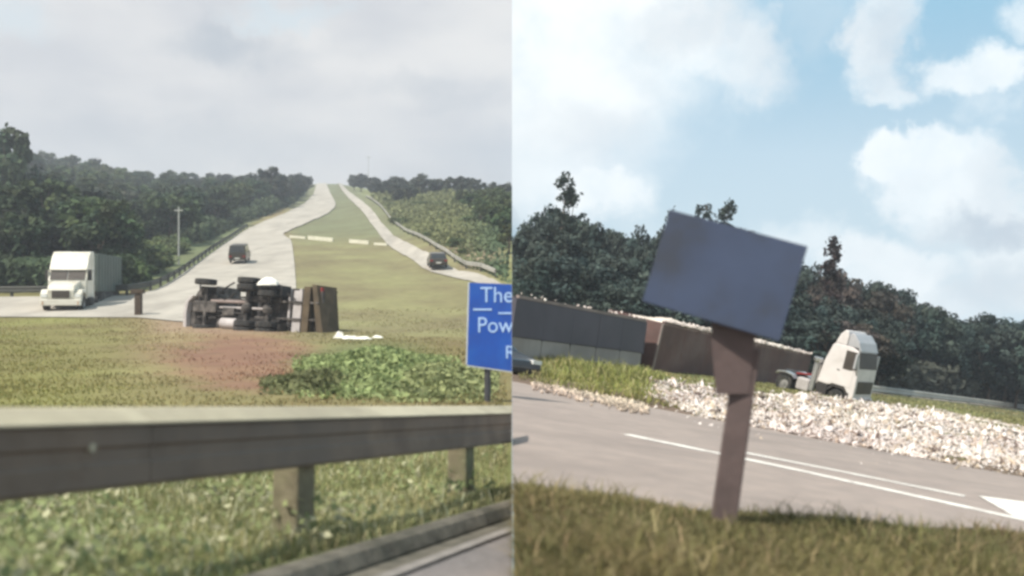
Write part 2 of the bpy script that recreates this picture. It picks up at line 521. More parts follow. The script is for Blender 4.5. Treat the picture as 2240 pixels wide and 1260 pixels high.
# ================================================================== THE LEFT PLACE (x < 0)
COLX = np.array([-1400, -500, 0, 300, 480, 620, 740, 860, 1000, 1120], float)
ROWS = {  # depth: image height of the ground for each column
    9:   [1085] * 10,
    11:  [990] * 10,
    14:  [905] * 10,
    20:  [838] * 10,
    30:  [775] * 10,
    40:  [738] * 10,
    47:  [718, 718, 718, 718, 720, 722, 722, 722, 722, 722],
    55:  [696] * 10,
    66:  [656, 656, 654, 652, 652, 652, 652, 652, 652, 652],
    75:  [640, 640, 638, 632, 628, 627, 627, 627, 622, 622],
    90:  [604, 608, 610, 604, 597, 595, 595, 595, 595, 560],
    110: [555, 565, 572, 570, 562, 562, 562, 562, 530, 515],
    140: [490, 505, 520, 530, 526, 522, 522, 518, 478, 478],
    170: [430, 450, 470, 498, 496, 492, 492, 480, 448, 458],
    200: [395, 410, 430, 470, 472, 470, 470, 450, 434, 446],
    240: [365, 380, 398, 442, 448, 448, 448, 430, 426, 440],
    280: [352, 365, 380, 424, 430, 432, 430, 424, 424, 438],
    350: [346, 356, 370, 414, 418, 414, 410, 420, 424, 438],
    400: [350, 358, 376, 416, 418, 404, 402, 424, 428, 442],
    440: [362, 370, 390, 424, 426, 412, 408, 434, 438, 450],
    520: [420, 425, 440, 470, 474, 470, 470, 480, 480, 490],
    700: [545] * 10,
}
RD = np.array(sorted(ROWS)); RT = np.array([ROWS[d] for d in RD], float)
LOGD = np.log(RD)

def yL(col, D):
    """image height of the left ground at column and depth (arrays)"""
    col = np.clip(np.asarray(col, float), COLX[0], COLX[-1]); D = np.asarray(D, float)
    col, D = np.broadcast_arrays(col, D)
    ld = np.log(np.clip(D, 9, 700))
    i = np.clip(np.searchsorted(LOGD, ld) - 1, 0, len(RD) - 2)
    a = (ld - LOGD[i]) / (LOGD[i + 1] - LOGD[i])
    j = np.clip(np.searchsorted(COLX, col) - 1, 0, len(COLX) - 2)
    b = (col - COLX[j]) / (COLX[j + 1] - COLX[j])
    # smooth in height rather than in image rows
    z = lambda ii, jj: (630 - RT[ii, jj]) / F * RD[ii]
    lo = z(i, j) * (1 - b) + z(i, j + 1) * b
    hi = z(i + 1, j) * (1 - b) + z(i + 1, j + 1) * b
    Di, Dj = RD[i], RD[i + 1]
    aa = (np.clip(D, 9, 700) - Di) / (Dj - Di)
    zz = lo * (1 - aa) + hi * aa
    y = 630 - zz * F / np.clip(D, 9, 700)
    near = 885 + 1800 / np.maximum(D, 0.3)
    return np.where(D < 9, near, y)

def zL(col, D):
    return CZ + (630 - yL(col, D)) / F * np.asarray(D, float)

def GL(col, D, k=0.0):
    return Vector(((col - 1120) / F * D, D, float(zL(col, D)) + k))

# frame of the road the photographer is on
hN = 0.9
nN = Vector((0, 0.1265, 0.992)).normalized()
dN = Vector((720, 2000, -255)).normalized()
pN = nN.cross(dN).normalized()      # away from the road (left)
CAM = Vector((0, 0, CZ))
def NP(s, t, k):
    return CAM + dN * s + pN * t + nN * (k - hN)
def pxN(x, y, k=0.0):
    r = Vector(((x - 1120) / F, 1, (630 - y) / F))
    q = r * ((k - hN) / nN.dot(r))
    return dN.dot(q), pN.dot(q)
TK = 0.5 * (pxN(560, 1250)[1] + pxN(1120, 1108)[1])        # top edge of the kerb

def smooth(e0, e1, x):
    t = np.clip((x - e0) / (e1 - e0), 0, 1)
    return t * t * (3 - 2 * t)

def mixc(a, b, f):
    return a * (1 - f[..., None]) + np.asarray(b) * f[..., None]

# road bands on the hill, by depth: (depth, left column, right column)
RL = np.array([(50.0, 470, 652), (52, 380, 650), (55.0, 300, 650), (56.5, -1400, 650), (60, -1400, 649), (66, -1400, 648), (67.5, 285, 648), (72, 335, 648),
               (80, 372, 647), (100, 428, 644), (117, 468, 641), (132, 492, 638), (140, 505, 636), (146, 514, 612), (152, 526, 625), (165, 550, 655),
               (185, 590, 692), (200, 620, 715), (220, 644, 730), (236, 661, 735), (250, 670, 733), (290, 685, 724), (340, 690, 718), (400, 692, 714)], float)
RR = np.array([(68.5, 1112, 1120), (72, 1070, 1120), (78, 1020, 1075), (92, 925, 1000), (108, 884, 945), (125, 848, 908), (138, 835, 882), (162, 813, 852),
               (190, 796, 833), (220, 780, 815), (258, 764, 797), (300, 752, 777), (345, 744, 762), (400, 740, 752)], float)

def patchy(x, y, s):
    """cheap smooth 2-D noise in 0..1"""
    v = 0
    for k, (fx, fy, ph) in enumerate([(1, .6, .3), (-.7, 1.1, 1.7), (1.9, 1.3, 4.1), (-2.3, 1.7, 2.2), (3.7, -2.9, .9)]):
        v = v + np.sin((x * fx + y * fy) / s + ph * 3) / (1 + .45 * k)
    return np.clip(.5 + v * .2, 0, 1)

def field_colour(col, D):
    col, D = np.broadcast_arrays(np.asarray(col, float), np.asarray(D, float))
    y = yL(col, D)
    c = np.zeros(col.shape + (3,)) + np.array([.165, .142, .066])
    c = mixc(c, (.158, .146, .056), smooth(420, 60, col))                     # greener towards the left
    c = mixc(c, (.215, .160, .090), smooth(230, 380, col) * smooth(700, 560, col) * smooth(860, 760, y) * .8)
    X_ = (col - 1120) / F * D
    wob = (patchy(X_, D, .9) - .5) * .9 + (patchy(X_ * 3, D * 3, .7) - .5) * .5
    soil = np.clip(1.2 - np.hypot((col - 535) / 170, (y - 785) / 72) + wob * .8, 0, 1)
    c = mixc(c, (.195, .118, .076), smooth(0.0, .75, soil))
    strip = smooth(300, 380, col) * smooth(740, 640, col) * smooth(735, 722, y) * smooth(690, 700, y)
    c = mixc(c, (.30, .22, .165), strip * .5)
    c = mixc(c, (.12, .145, .06), smooth(1.1, .5, np.hypot((col - 815) / 190, (y - 805) / 75)) * .7)
    med = smooth(610, 660, col) * smooth(752, 720, y)
    c = mixc(c, (.180, .165, .085), med)
    c = mixc(c, (.145, .150, .085), med * smooth(545, 500, y))
    c = mixc(c, (.12, .14, .07), smooth(650, 640, y) * smooth(620, 500, col) * smooth(70, 76, D))
    xr = np.interp(D, RR[:, 0], RR[:, 2])
    bank = smooth(2, 30, col - xr) * smooth(66, 74, D)
    c = mixc(c, (.185, .195, .082), bank)
    c = mixc(c, (.225, .175, .125), bank * smooth(120, 40, np.hypot((col - 1020), (y - 560) * 2)) * .8)
    c = mixc(c, (.13, .14, .055), smooth(14, 10, D) * (D > 0))
    return c

def terrain_left():
    cols = np.concatenate([np.arange(-1400, -100, 50), np.arange(-100, 1121, 20)]).astype(float)
    Ds = [0.9]
    while Ds[-1] < 690: Ds.append(Ds[-1] * (1.022 if Ds[-1] < 12 else 1.025))
    Ds = np.array(Ds)
    C, Dg = np.meshgrid(cols, Ds)
    X = (C - 1120) / F * Dg; Z = zL(C, Dg)
    # stay below the carriageway the camera is on
    t = pN.x * X + pN.y * Dg + pN.z * (Z - CZ)
    Z = np.where((t < TK - 0.02) & (Dg < 16), Z - 0.4, Z)
    X[:, -1] = -0.003
    V = np.stack([X, Dg, Z], -1).reshape(-1, 3)
    h, w = C.shape
    i = np.arange(h * w).reshape(h, w)
    Fc = np.stack([i[:-1, :-1], i[:-1, 1:], i[1:, 1:], i[1:, :-1]], -1).reshape(-1, 4)
    o = link('grass_field', np_mesh('grass_field', V, Fc, M['ground'], field_colour(C, Dg).reshape(-1, 3), True))
    return tag(o, 'hillside of dry grass with bare reddish soil', kind='structure')
terrain_left()

def band(name, rows, fa, fb, mat, k0=0.01, kk=0.0009, n=14, dmax=400):
    """road surface laid on the hill between fractions fa..fb of the band"""
    Ds = [rows[0, 0]]
    while Ds[-1] < dmax: Ds.append(Ds[-1] * 1.012)
    Ds = np.array(sorted(set(Ds) | set(rows[:, 0])))
    xl = np.interp(Ds, rows[:, 0], rows[:, 1]); xr = np.interp(Ds, rows[:, 0], rows[:, 2])
    def sm(a):
        b = a.copy()
        for it in range(14):
            b[1:-1] = np.where(Ds[1:-1] > 70, (b[:-2] + 2 * b[1:-1] + b[2:]) / 4, b[1:-1])
        return b
    xl, xr = sm(xl), sm(xr)
    u = np.linspace(fa, fb, n)
    C = xl[:, None] * (1 - u) + xr[:, None] * u
    Dg = np.repeat(Ds[:, None], n, 1)
    C = np.minimum(C, 1119.9)
    X = (C - 1120) / F * Dg
    Z = zL(C, Dg) + k0 + kk * Dg
    V = np.stack([X, Dg, Z], -1).reshape(-1, 3)
    i = np.arange(C.size).reshape(C.shape)
    Fc = np.stack([i[:-1, :-1], i[:-1, 1:], i[1:, 1:], i[1:, :-1]], -1).reshape(-1, 4)
    return tag(link(name, np_mesh(name, V, Fc, mat, smooth=True)), kind='structure')

band('road', RL, 0, 1, M['pale_road'], n=60)
RRP = RR.copy()
RRP[:, 2] = RR[:, 1] + (RR[:, 2] - RR[:, 1]) * np.interp(RR[:, 0], [72, 92, 110, 160], [1.0, .86, .66, .58])
band('road', RRP, 0, 1.0, M['pale_road'])

# ---- near carriageway, gutter and kerb
def strip_N(name, t0, t1, k0, k1, mat, s0=1.0, s1=14.0, n=26):
    vs, fs = [], []
    for i in range(n):
        s = s0 + (s1 - s0) * i / (n - 1)
        vs += [NP(s, t0, k0), NP(s, t1, k1)]
    for i in range(n - 1):
        fs.append((2 * i, 2 * i + 1, 2 * i + 3, 2 * i + 2))
    mb = MB(); mb.add(vs, fs)
    o = mb.build(name, mat)
    clipx(o, -1)
    return tag(o, kind='structure')
KH = 0.11
o = MB().sweep([[NP(s, TK + .10, -.3), NP(s, TK + .10, -.004), NP(s, TK + .07, .012), NP(s, TK, .012), NP(s, TK - .05, -.01), NP(s, TK - .10, -KH + .02), NP(s, TK - .10, -.3)] for s in np.linspace(1, 14, 40)]).build('kerb', M['kerb'])
clipx(o, -1); tag(o, kind='structure')
strip_N('gutter', TK - .30, TK - .10, -KH - .012, -KH + .0, M['kerb'])
o = MB().sweep([[NP(s, TK - .40, -KH - .05), NP(s, TK - .40, -KH + .012), NP(s, TK - .30, -KH + .012), NP(s, TK - .30, -KH - .05)] for s in np.linspace(1, 14, 40)]).build('kerb', M['lip'])
clipx(o, -1); tag(o, kind='structure')
strip_N('road', TK - 7.0, TK - .40, -KH - .012, -KH - .012, M['near_asphalt'], s0=-3)

# ---- foreground guard rail
def near_rail():
    sA, tA = pxN(640, 1165); sB, tB = pxN(1005, 1110)
    tr = 0.5 * (tA + tB)
    root = empty('guard_rail', Matrix.Translation(NP(sA, tr, 0)), 'weathered steel guard rail with thick posts in the foreground grass', 'guard rail')
    base = NP(sA, tr, 0)
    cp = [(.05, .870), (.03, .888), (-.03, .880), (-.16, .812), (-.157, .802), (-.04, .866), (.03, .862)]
    pr = [(-.04, .855), (-.125, .803), (-.135, .79), (-.135, .705), (-.120, .685), (-.120, .63), (-.135, .61), (-.135, .515), (-.12, .495), (-.05, .487),
          (-.05, .50), (-.105, .51), (-.105, .79), (-.04, .84)]
    def beam(s0, s1, nudge=0.0):
        rings = []
        for s in np.linspace(s0, s1, 12):
            rings.append([NP(s, tr + q + nudge, k) - base for q, k in pr])
        o = MB().sweep(rings).build('beam', M['galv'], root, smooth=False)
        clipx(o, -1)
        o2 = MB().sweep([[NP(s, tr + q, k) - base for q, k in cp] for s in np.linspace(s0, s1, 12)]).build('painted_lit_lip', M['painted_lit_lip'], root)  # separate pale strip added for the sunlit upper slope of the beam
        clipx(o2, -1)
        return o
    b1 = beam(-1.0, sA - 1.905); b2 = beam(sA - 1.90, sA + 2.2); b3 = beam(sA + 2.205, sB + 5.0)
    for s, k in ((pxN(455, 970, .70)[0] * .86, .70),):
        c = NP(s, tr - .118, k) - base
        MB().cyl(c, c - pN * .02, .022, n=10).build('reflector', M['painted_lit_lip'], b2)
    def s_at(px):
        ss = np.linspace(1, 16, 1500)
        xs = [1120 + F * (NP(q, tr + .04, 0) - CAM).x / (NP(q, tr + .04, 0) - CAM).y for q in ss]
        return float(np.interp(px, xs, ss))
    p1, p2 = s_at(640), s_at(1008)
    for s in (p1 - 2 * (p2 - p1) * .5 - .8, p1, p2):
        mb = MB()
        c = NP(s, tr, 0) - base
        q = [(-.11, -.10), (.11, -.10), (.11, .10), (-.11, .10)]
        rings = []
        for k, f in ((-.25, 1.03), (.3, 1.0), (.70, .97), (.73, .9)):
            rings.append([NP(s + a * f, tr + .04 + b * f, k) - base for a, b in q])
        mb.sweep(rings).build('post', M['timber'], root, bevel=.02)
    return tr
TR = near_rail()

# ---- grass
def blades(n, X, Y, Z, h, lean, w, col, cj=0.25):
    """triangular blades; arrays of n"""
    a = rng.uniform(0, 2 * PI, n)
    dx, dy = np.cos(a), np.sin(a)
    la = rng.uniform(0, 2 * PI, n)
    L = lean * h
    b0 = np.stack([X - dx * w / 2, Y - dy * w / 2, Z], -1)
    b1 = np.stack([X + dx * w / 2, Y + dy * w / 2, Z], -1)
    mid0 = np.stack([X - dx * w * .4 + np.cos(la) * L * .35, Y - dy * w * .4 + np.sin(la) * L * .35, Z + h * .6], -1)
    mid1 = np.stack([X + dx * w * .4 + np.cos(la) * L * .35, Y + dy * w * .4 + np.sin(la) * L * .35, Z + h * .6], -1)
    tip = np.stack([X + np.cos(la) * L, Y + np.sin(la) * L, Z + h * (1 - .25 * lean)], -1)
    V = np.stack([b0, b1, mid1, mid0, tip], 1).reshape(-1, 3)
    i = np.arange(n)[:, None] * 5
    Fc = np.concatenate([i + np.array([0, 1, 2]), i + np.array([0, 2, 3]), i + np.array([3, 2, 4])], 0)
    j = 1 + rng.uniform(-cj, cj, (n, 1)) + rng.uniform(-.06, .06, (n, 3))
    C = np.repeat((col * j)[:, None, :], 5, 1).reshape(-1, 3)
    return V, Fc, C

def quads(centres, normals, size, stretch=1.0):
    n = len(centres)
    r = rng.normal(size=(n, 3))
    a = np.cross(normals, r); a /= np.linalg.norm(a, axis=1, keepdims=True) + 1e-9
    b = np.cross(normals, a); b /= np.linalg.norm(b, axis=1, keepdims=True) + 1e-9
    s = size[:, None] * .5
    V = np.stack([centres - a * s * stretch, centres - b * s, centres + a * s * stretch, centres + b * s], 1).reshape(-1, 3)
    Fc = np.arange(n * 4).reshape(n, 4)
    return V, Fc

def unit(n):
    v = rng.normal(size=(n, 3))
    return v / np.linalg.norm(v, axis=1, keepdims=True)

def grass_left():
    # verge round the foreground rail
    n = 95000
    D = rng.uniform(2.6, 14, n) ** 1.0
    col = rng.uniform(-350, 1119, n)
    X = (col - 1120) / F * D
    Z = zL(col, D)
    t = pN.x * X + pN.y * D + pN.z * (Z - CZ)
    dens = np.clip(t - TK, 0, None)
    keep = (t > TK + .08) & (X < -.06) & (rng.uniform(0, 1, n) < np.where(D < 9, 1, .8))
    X, D, Z, t, col = X[keep], D[keep], Z[keep], t[keep], col[keep]; n = len(X)
    p = patchy(X, D, .35); p2 = patchy(X + 9, D, 1.1)
    h = (.06 + .11 * p * rng.uniform(.4, 1.1, n)) * np.where(t < TK + .5, .75, 1.0)
    tall = rng.uniform(0, 1, n) < .04
    h = np.where(tall, h * 1.9, h)
    h = np.where(t > TR - .1, h * .8, h)
    green = np.array([.205, .235, .10]); yel = np.array([.42, .39, .21]); olive = np.array([.25, .24, .12])
    c = green[None] * (1 - p2[:, None]) + olive[None] * p2[:, None]
    straw = rng.uniform(0, 1, n) < (.25 + .35 * smooth(500, 900, col))
    c = np.where(straw[:, None], yel[None], c)
    c = np.where(tall[:, None], np.array([.50, .50, .34])[None], c)
    V, Fc, C = blades(n, X, D, Z, h, rng.uniform(.2, 1.0, n), rng.uniform(.005, .012, n), c)
    o = link('verge_grass', np_mesh('verge_grass', V, Fc, M['blade'], C))
    tag(o, 'rough green and straw grass along the foreground guard rail', 'grass', kind='stuff')
    n = 9500
    D = rng.uniform(2.7, 12, n); col = rng.uniform(-300, 1115, n)
    X = (col - 1120) / F * D; Z = zL(col, D)
    t = pN.x * X + pN.y * D + pN.z * (Z - CZ)
    p = patchy(X * 1.3 + 2, D * 1.3, .4)
    k = (t > TK + .12) & (X < -.1) & (rng.uniform(0, 1, n) < smooth(.3, .75, p))
    X, D, Z, p = X[k], D[k], Z[k], p[k]; n = len(X)
    pos = np.stack([X, D, Z + rng.uniform(.02, .22, n) * (.5 + p)], -1)
    nm = unit(n) * .8 + np.array([0, -.2, .8]); nm /= np.linalg.norm(nm, axis=1, keepdims=True)
    V, Fc = quads(pos, nm, rng.uniform(.02, .055, n), 1.7)
    c = np.where((rng.uniform(0, 1, n) < .22)[:, None], np.array([.40, .39, .25]), np.array([.22, .25, .115])) * rng.uniform(.7, 1.25, (n, 1))
    o = link('verge_weeds', np_mesh('verge_weeds', V, Fc, M['blade'], np.repeat(c[:, None], 4, 1).reshape(-1, 3)))
    tag(o, 'small pale leaved weeds among the grass under the foreground rail', 'weeds', kind='stuff')
    # dry grass of the field beyond
    n = 42000
    D = np.exp(rng.uniform(np.log(13), np.log(60), n))
    col = rng.uniform(-150, 1119, n)
    X = (col - 1120) / F * D
    y = yL(col, D)
    road = (D > 49.5) & (col > np.interp(D, RL[:, 0], RL[:, 1])) & (col < np.interp(D, RL[:, 0], RL[:, 2]) + 4)
    rr = (D > 68) & (col > np.interp(D, RR[:, 0], RR[:, 1]))
    soil = np.clip(1.25 - np.hypot((col - 505) / 190, (y - 770) / 62), 0, 1)
    keep = ~road & ~rr & (X < -.1) & (patchy(X, D, 1.3) + .35 * rng.uniform(-1, 1, n) > .42) & (rng.uniform(0, 1, n) > soil * .95)
    X, D, col = X[keep], D[keep], col[keep]; n = len(X)
    p = patchy(X, D, 1.3)
    h = .03 + .08 * p * rng.uniform(.3, 1, n)
    c = field_colour(col, D) * 1.5
    V, Fc, C = blades(n, X, D, zL(col, D), h, rng.uniform(.3, 1.1, n), .012 + D * .0009, c, .22)
    o = link('field_grass', np_mesh('field_grass', V, Fc, M['blade'], C))
    tag(o, 'short dry olive grass of the field and median', 'grass', kind='stuff')
grass_left()

# ------------------------------------------------------------------ trees
def crown_mesh(name, H, R, z0, nclump, nleaf, leaf, base, cr=0.28, flat=1.0, top=0.0):
    """leaf faces gathered in clumps through the crown volume"""
    u = unit(nclump) * (rng.uniform(0.25, 1, nclump) ** .5)[:, None]
    cz = (z0 + H) / 2; hz = (H - z0) / 2
    lob = 1 + .22 * np.sin(3 * np.arctan2(u[:, 1], u[:, 0]) + rng.uniform(0, 6)) * (1 - np.abs(u[:, 2]))
    cc = np.stack([u[:, 0] * R * lob * .86, u[:, 1] * R * lob * .86, cz + u[:, 2] * hz * .86], -1)
    rad = R * cr * rng.uniform(.65, 1.35, nclump)
    tint = rng.uniform(.62, 1.38, nclump)
    idx = np.repeat(np.arange(nclump), nleaf)
    n = len(idx)
    d = unit(n)
    off = d * (rng.uniform(.15, 1, n) ** .45)[:, None] * rad[idx][:, None]
    off[:, 2] *= .8 * flat
    c = cc[idx] + off
    nm = d * .8 + unit(n) * .7 + np.array([0, 0, .35])
    nm /= np.linalg.norm(nm, axis=1, keepdims=True)
    V, Fc = quads(c, nm, leaf * rng.uniform(.6, 1.4, n), 1.5)
    hue = rng.uniform(-.03, .03, (nclump, 1)) * np.array([[1.0, .2, -.2]])
    col = np.clip(np.asarray(base)[None] * tint[idx][:, None] * (1 + rng.uniform(-.18, .18, (n, 1))) + hue[idx] * .25, .004, 1)
    return np_mesh(name, V, Fc, M['leaf'], np.repeat(col[:, None], 4, 1).reshape(-1, 3)), cc

def trunk_mesh(name, H, r, cc, z0):
    mb = MB()
    pts = [Vector((0, 0, -.4))]
    for i in range(1, 6):
        pts.append(Vector((rng.uniform(-.12, .12) * i * .4, rng.uniform(-.12, .12) * i * .4, H * .8 * i / 5)))
    for i in range(5):
        mb.cyl(pts[i], pts[i + 1], r * (1 - i * .17), r * (1 - (i + 1) * .17), 7, False)
    for c in cc[rng.choice(len(cc), min(9, len(cc)), replace=False)]:
        c = Vector(c)
        k = min(4, max(1, int(c.z / (H * .8) * 4 - 1)))
        m = pts[k].lerp(c, .5) + Vector((0, 0, .25))
        mb.cyl(pts[k], m, r * .38, r * .25, 5, False)
        mb.cyl(m, c, r * .25, r * .08, 5, False)
    return mb.mesh(name, M['bark'], smooth=True, recalc=False)

TREES = {}
def variant(kind):
    if kind in TREES: return TREES[kind]
    sp = {
        'forest': ((.046, .066, .034), 8, 3.1, 1.0, 50, 70, .34),
        'rounded': ((.070, .094, .040), 7, 2.9, 1.6, 40, 46, .40),
        'hazy': ((.060, .068, .052), 7, 2.8, 1.2, 40, 46, .40),
        'dark': ((.046, .064, .055), 9, 3.0, .8, 54, 95, .25),
        'brownish': ((.070, .060, .052), 7, 2.7, .6, 46, 85, .24),
    }[kind]
    base, H, R, z0, nc, nl, lf = sp
    out = []
    for v in range(4):
        HH, RR_ = H * rng.uniform(.9, 1.1), R * rng.uniform(.88, 1.15)
        me, cc = crown_mesh('crown', HH, RR_, z0, nc, nl, lf, base)
        tm = trunk_mesh('trunk', HH, .2, cc, z0)
        out.append((me, tm, HH, RR_))
    TREES[kind] = out
    return out

def put_tree(name, kind, base, H, up=Vector((0, 0, 1)), label='', group='', wid=1.0, v=None):
    vs = variant(kind)
    me, tm, HH, R0 = vs[rng.integers(len(vs)) if v is None else v]
    f = H / HH
    q = up.to_track_quat('Z', 'Y').to_matrix().to_4x4() if up.z < .9999 else Matrix.Identity(4)
    Mx = Matrix.Translation(base) @ q @ Matrix.Rotation(rng.uniform(0, 6.28), 4, 'Z') @ Matrix.Diagonal((f * wid, f * wid, f, 1))
    root = empty(name, Mx, label, 'tree', group)
    c = link('crown', me, root)
    t = link('trunk', tm, root)
    rad = R0 * f * wid * 1.5
    if abs(base.x) < rad + 2.5:
        sg = -1 if base.x < 0 else 1
        nz = clipx(c, sg)
        if nz == 0: bpy.data.objects.remove(c)
        clipx(t, sg)
    return root

def place_forest():
    pts = []
    def ok(X, Y, r):
        return all((X - a) ** 2 + (Y - b) ** 2 > r * r for a, b in pts)
    # dense forest on the left hillside
    tries = 0
    edge = lambda D: np.interp(D, RL[6:, 0], RL[6:, 1])
    while len(pts) < 215 and tries < 9000:
        tries += 1
        D = math.exp(random.uniform(math.log(78), math.log(330)))
        col = random.uniform(-190, 690)
        e = float(edge(D))
        marg = 2000 / D * (3.0 if D > 190 else 4.5)
        if col > e - marg - 12: continue
        if D < 120 and col > 250 - (D - 78) * 0 and yL(col, D) > 548 and col > 255: continue
        X = (col - 1120) / F * D
        if not ok(X, D, 2.6 + D * .014): continue
        pts.append((X, D))
        b = GL(col, D)
        H = random.uniform(6.5, 10.5) * (1.0 if D < 150 else .92)
        if col > 240: H = min(H, 8.0)
        if D > 230 and 640 > col > 380: H *= .9
        kind = random.choices(['forest', 'rounded', 'hazy'], [.72, .18, .10])[0]
        where = ('at the forest foot behind the white truck' if D < 92 and col < 300 else 'in the forest right of the white truck' if D < 130 and col >= 200
                 else 'on the skyline of the left forest' if D > 210 and col < 330 else 'in the far forest nearing the hilltop' if D > 170 and col >= 330
                 else 'halfway up the left forest slope')
        look = {'forest': 'dark green broadleaf tree', 'rounded': 'lighter green rounded tree', 'hazy': 'dull grey green tree'}[kind]
        put_tree('forest_tree', kind, b, H, label=look + ' ' + where, group=look + 's ' + where, wid=random.uniform(1.0, 1.25))
    # clump standing out at the roadside near the crest
    for k, (col, D, H) in enumerate([(592, 225, 11.2), (572, 232, 9.5), (648, 262, 8.2), (622, 240, 8.0), (660, 285, 7.8), (548, 215, 8.0)]):
        put_tree('roadside_tree', 'hazy' if k != 5 else 'rounded', GL(col, D), H, label='dull grey green tree where the pale road nears the hilltop', group='trees at the hilltop bend', wid=.95)
    # one tall tree breaking the skyline at the far left
    put_tree('tall_tree', 'forest', GL(12, 118), 17.2, label='tallest tree of the left forest breaking the skyline above the truck', wid=.62)
    # trees along the top of the right bank
    k = 0
    for col, D, H in [(775, 330, 6.0), (790, 318, 6.5), (812, 300, 6.2), (835, 285, 4.6), (850, 262, 5.2), (868, 250, 6.0), (885, 240, 4.6),
                      (915, 225, 6.4), (938, 220, 5.2), (960, 222, 5.2), (985, 218, 5.4), (1010, 216, 5.6), (1035, 212, 5.4), (1060, 205, 4.2), (1085, 200, 4.6), (1106, 195, 4.6),
                      (870, 205, 4.6), (900, 205, 3.6), (1068, 168, 4.0), (1104, 150, 4.6),
                      (1085, 138, 4.2), (1112, 118, 4.0), (1030, 150, 3.6), (1052, 132, 3.8), (1072, 120, 3.6), (1092, 112, 4.0), (1112, 104, 4.2), (1100, 128, 4.6), (1060, 160, 4.0), (1086, 156, 4.4), (1010, 165, 3.4), (1114, 92, 3.2), (846, 232, 5.0), (820, 262, 4.5)]:
        put_tree('hedge_tree', 'hazy' if col < 900 or D > 190 else 'rounded', GL(col, D), H, label='small grey green tree on top of the bank right of the highway', group='trees on the bank right of the highway', wid=1.15)
    # shrubs
place_forest()

SHRUB = []
for v in range(4):
    me, cc = crown_mesh('shrub', 1.0, .8, -.15, 30, 60, .085, (.095, .125, .052), cr=.34)
    SHRUB.append(me)
def put_shrub(base, s, label, group, wid=1.2, name='shrub'):
    o = link(name, SHRUB[rng.integers(4)], None, Matrix.Translation(base) @ Matrix.Rotation(rng.uniform(0, 6.28), 4, 'Z') @ Matrix.Diagonal((s * wid, s * wid, s, 1)))
    tag(o, label, 'shrub', group)
    if abs(base.x) < s * wid * 1.4: clipx(o, -1 if base.x < 0 else 1)
    return o
n = 0
while n < 70:
    D = random.uniform(74, 125); col = random.uniform(225, 480)
    if col > np.interp(D, RL[6:, 0], RL[6:, 1]) - 30 - 3400 / D or (D < 72): continue
    put_shrub(GL(col, D), random.uniform(1.1, 2.6), 'bright green shrub on the verge between forest and guard rail', 'shrubs on the verge below the forest'); n += 1
n = 0
while n < 60:
    D = random.uniform(80, 225); col = random.uniform(800, 1112)
    if col < np.interp(D, RR[:, 0], RR[:, 2]) + 12: continue
    put_shrub(GL(col, D), random.uniform(.4, 1.1) * (1 if D < 150 else 1.5), 'olive green shrub on the bank right of the highway', 'shrubs on the bank right of the highway', 1.7); n += 1

def scrub(n):
    D = rng.uniform(74, 250, n); col = rng.uniform(800, 1119, n)
    keep = col > np.interp(D, RR[:, 0], RR[:, 2]) + 6 + 500 / D
    D, col = D[keep], col[keep]
    X = (col - 1120) / F * D
    p = patchy(X, D, 3.2); p2 = patchy(X * 1.7 + 4, D * 1.7, 1.6)
    k = (rng.uniform(0, 1, len(D)) < .25 + .75 * smooth(.35, .7, p)) & (X < -.3)
    D, col, X, p, p2 = D[k], col[k], X[k], p[k], p2[k]; m = len(D)
    Z = zL(col, D) + rng.uniform(0, 1, m) * (.15 + 1.5 * p * p2 * 1.6) * (.6 + D / 250)
    nm = unit(m) + np.array([0, -.3, .6]); nm /= np.linalg.norm(nm, axis=1, keepdims=True)
    V, Fc = quads(np.stack([X, D, Z], -1), nm, rng.uniform(.13, .34, m) * (.5 + D / 170), 1.6)
    dk = smooth(990, 1100, col)[:, None]
    c = (np.array([.150, .155, .075]) * (1 - dk) + np.array([.09, .125, .07]) * dk) * (.6 + .8 * p2[:, None]) * rng.uniform(.75, 1.25, (m, 1))
    tag(link('bank_scrub', np_mesh('bank_scrub', V, Fc, M['leaf'], np.repeat(c[:, None], 4, 1).reshape(-1, 3))), 'olive green scrub covering the bank right of the highway', 'scrub', kind='stuff')
scrub(70000)

# large weedy bush near the blue sign
def weeds(name, cx, D0, spread, n, hmax, base, label):
    root_cols = rng.normal(0, 1, (n, 2))
    col = cx + root_cols[:, 0] * spread[0]
    D = D0 + root_cols[:, 1] * spread[1]
    X = (col - 1120) / F * D
    keep = (X < -.3) & (np.abs(root_cols).max(1) < 2.0)
    X, D, col = X[keep], D[keep], col[keep]; m = len(X)
    fall = np.exp(-.55 * (root_cols[keep] ** 2).sum(1))
    Z = zL(col, D)
    h = hmax * fall * rng.uniform(.15, 1, m)
    c = np.stack([X, D, Z + h], -1)
    nm = unit(m) + np.array([0, -.2, .6]); nm /= np.linalg.norm(nm, axis=1, keepdims=True)
    V, Fc = quads(c, nm, rng.uniform(.04, .11, m), 1.8)
    p = patchy(X * 2, D * 2, .4)
    colr = np.asarray(base)[None] * (.65 + .7 * p[:, None]) * (1 + rng.uniform(-.25, .25, (m, 1)))
    o = link(name, np_mesh(name, V, Fc, M['leaf'], np.repeat(colr[:, None], 4, 1).reshape(-1, 3)))
    return tag(o, label, 'bush')
weeds('bush', 825, 23, (92, 3.4), 15000, .62, (.24, .30, .13), 'large green weedy bush below the overturned truck')
weeds('bush', 700, 19.5, (66, 1.2), 3500, .34, (.17, .18, .085), 'low green bush on the soil left of the large bush')
weeds('bush', 960, 20, (85, 2.2), 6500, .42, (.22, .225, .105), 'pale straw green bush between the large bush and the blue sign')

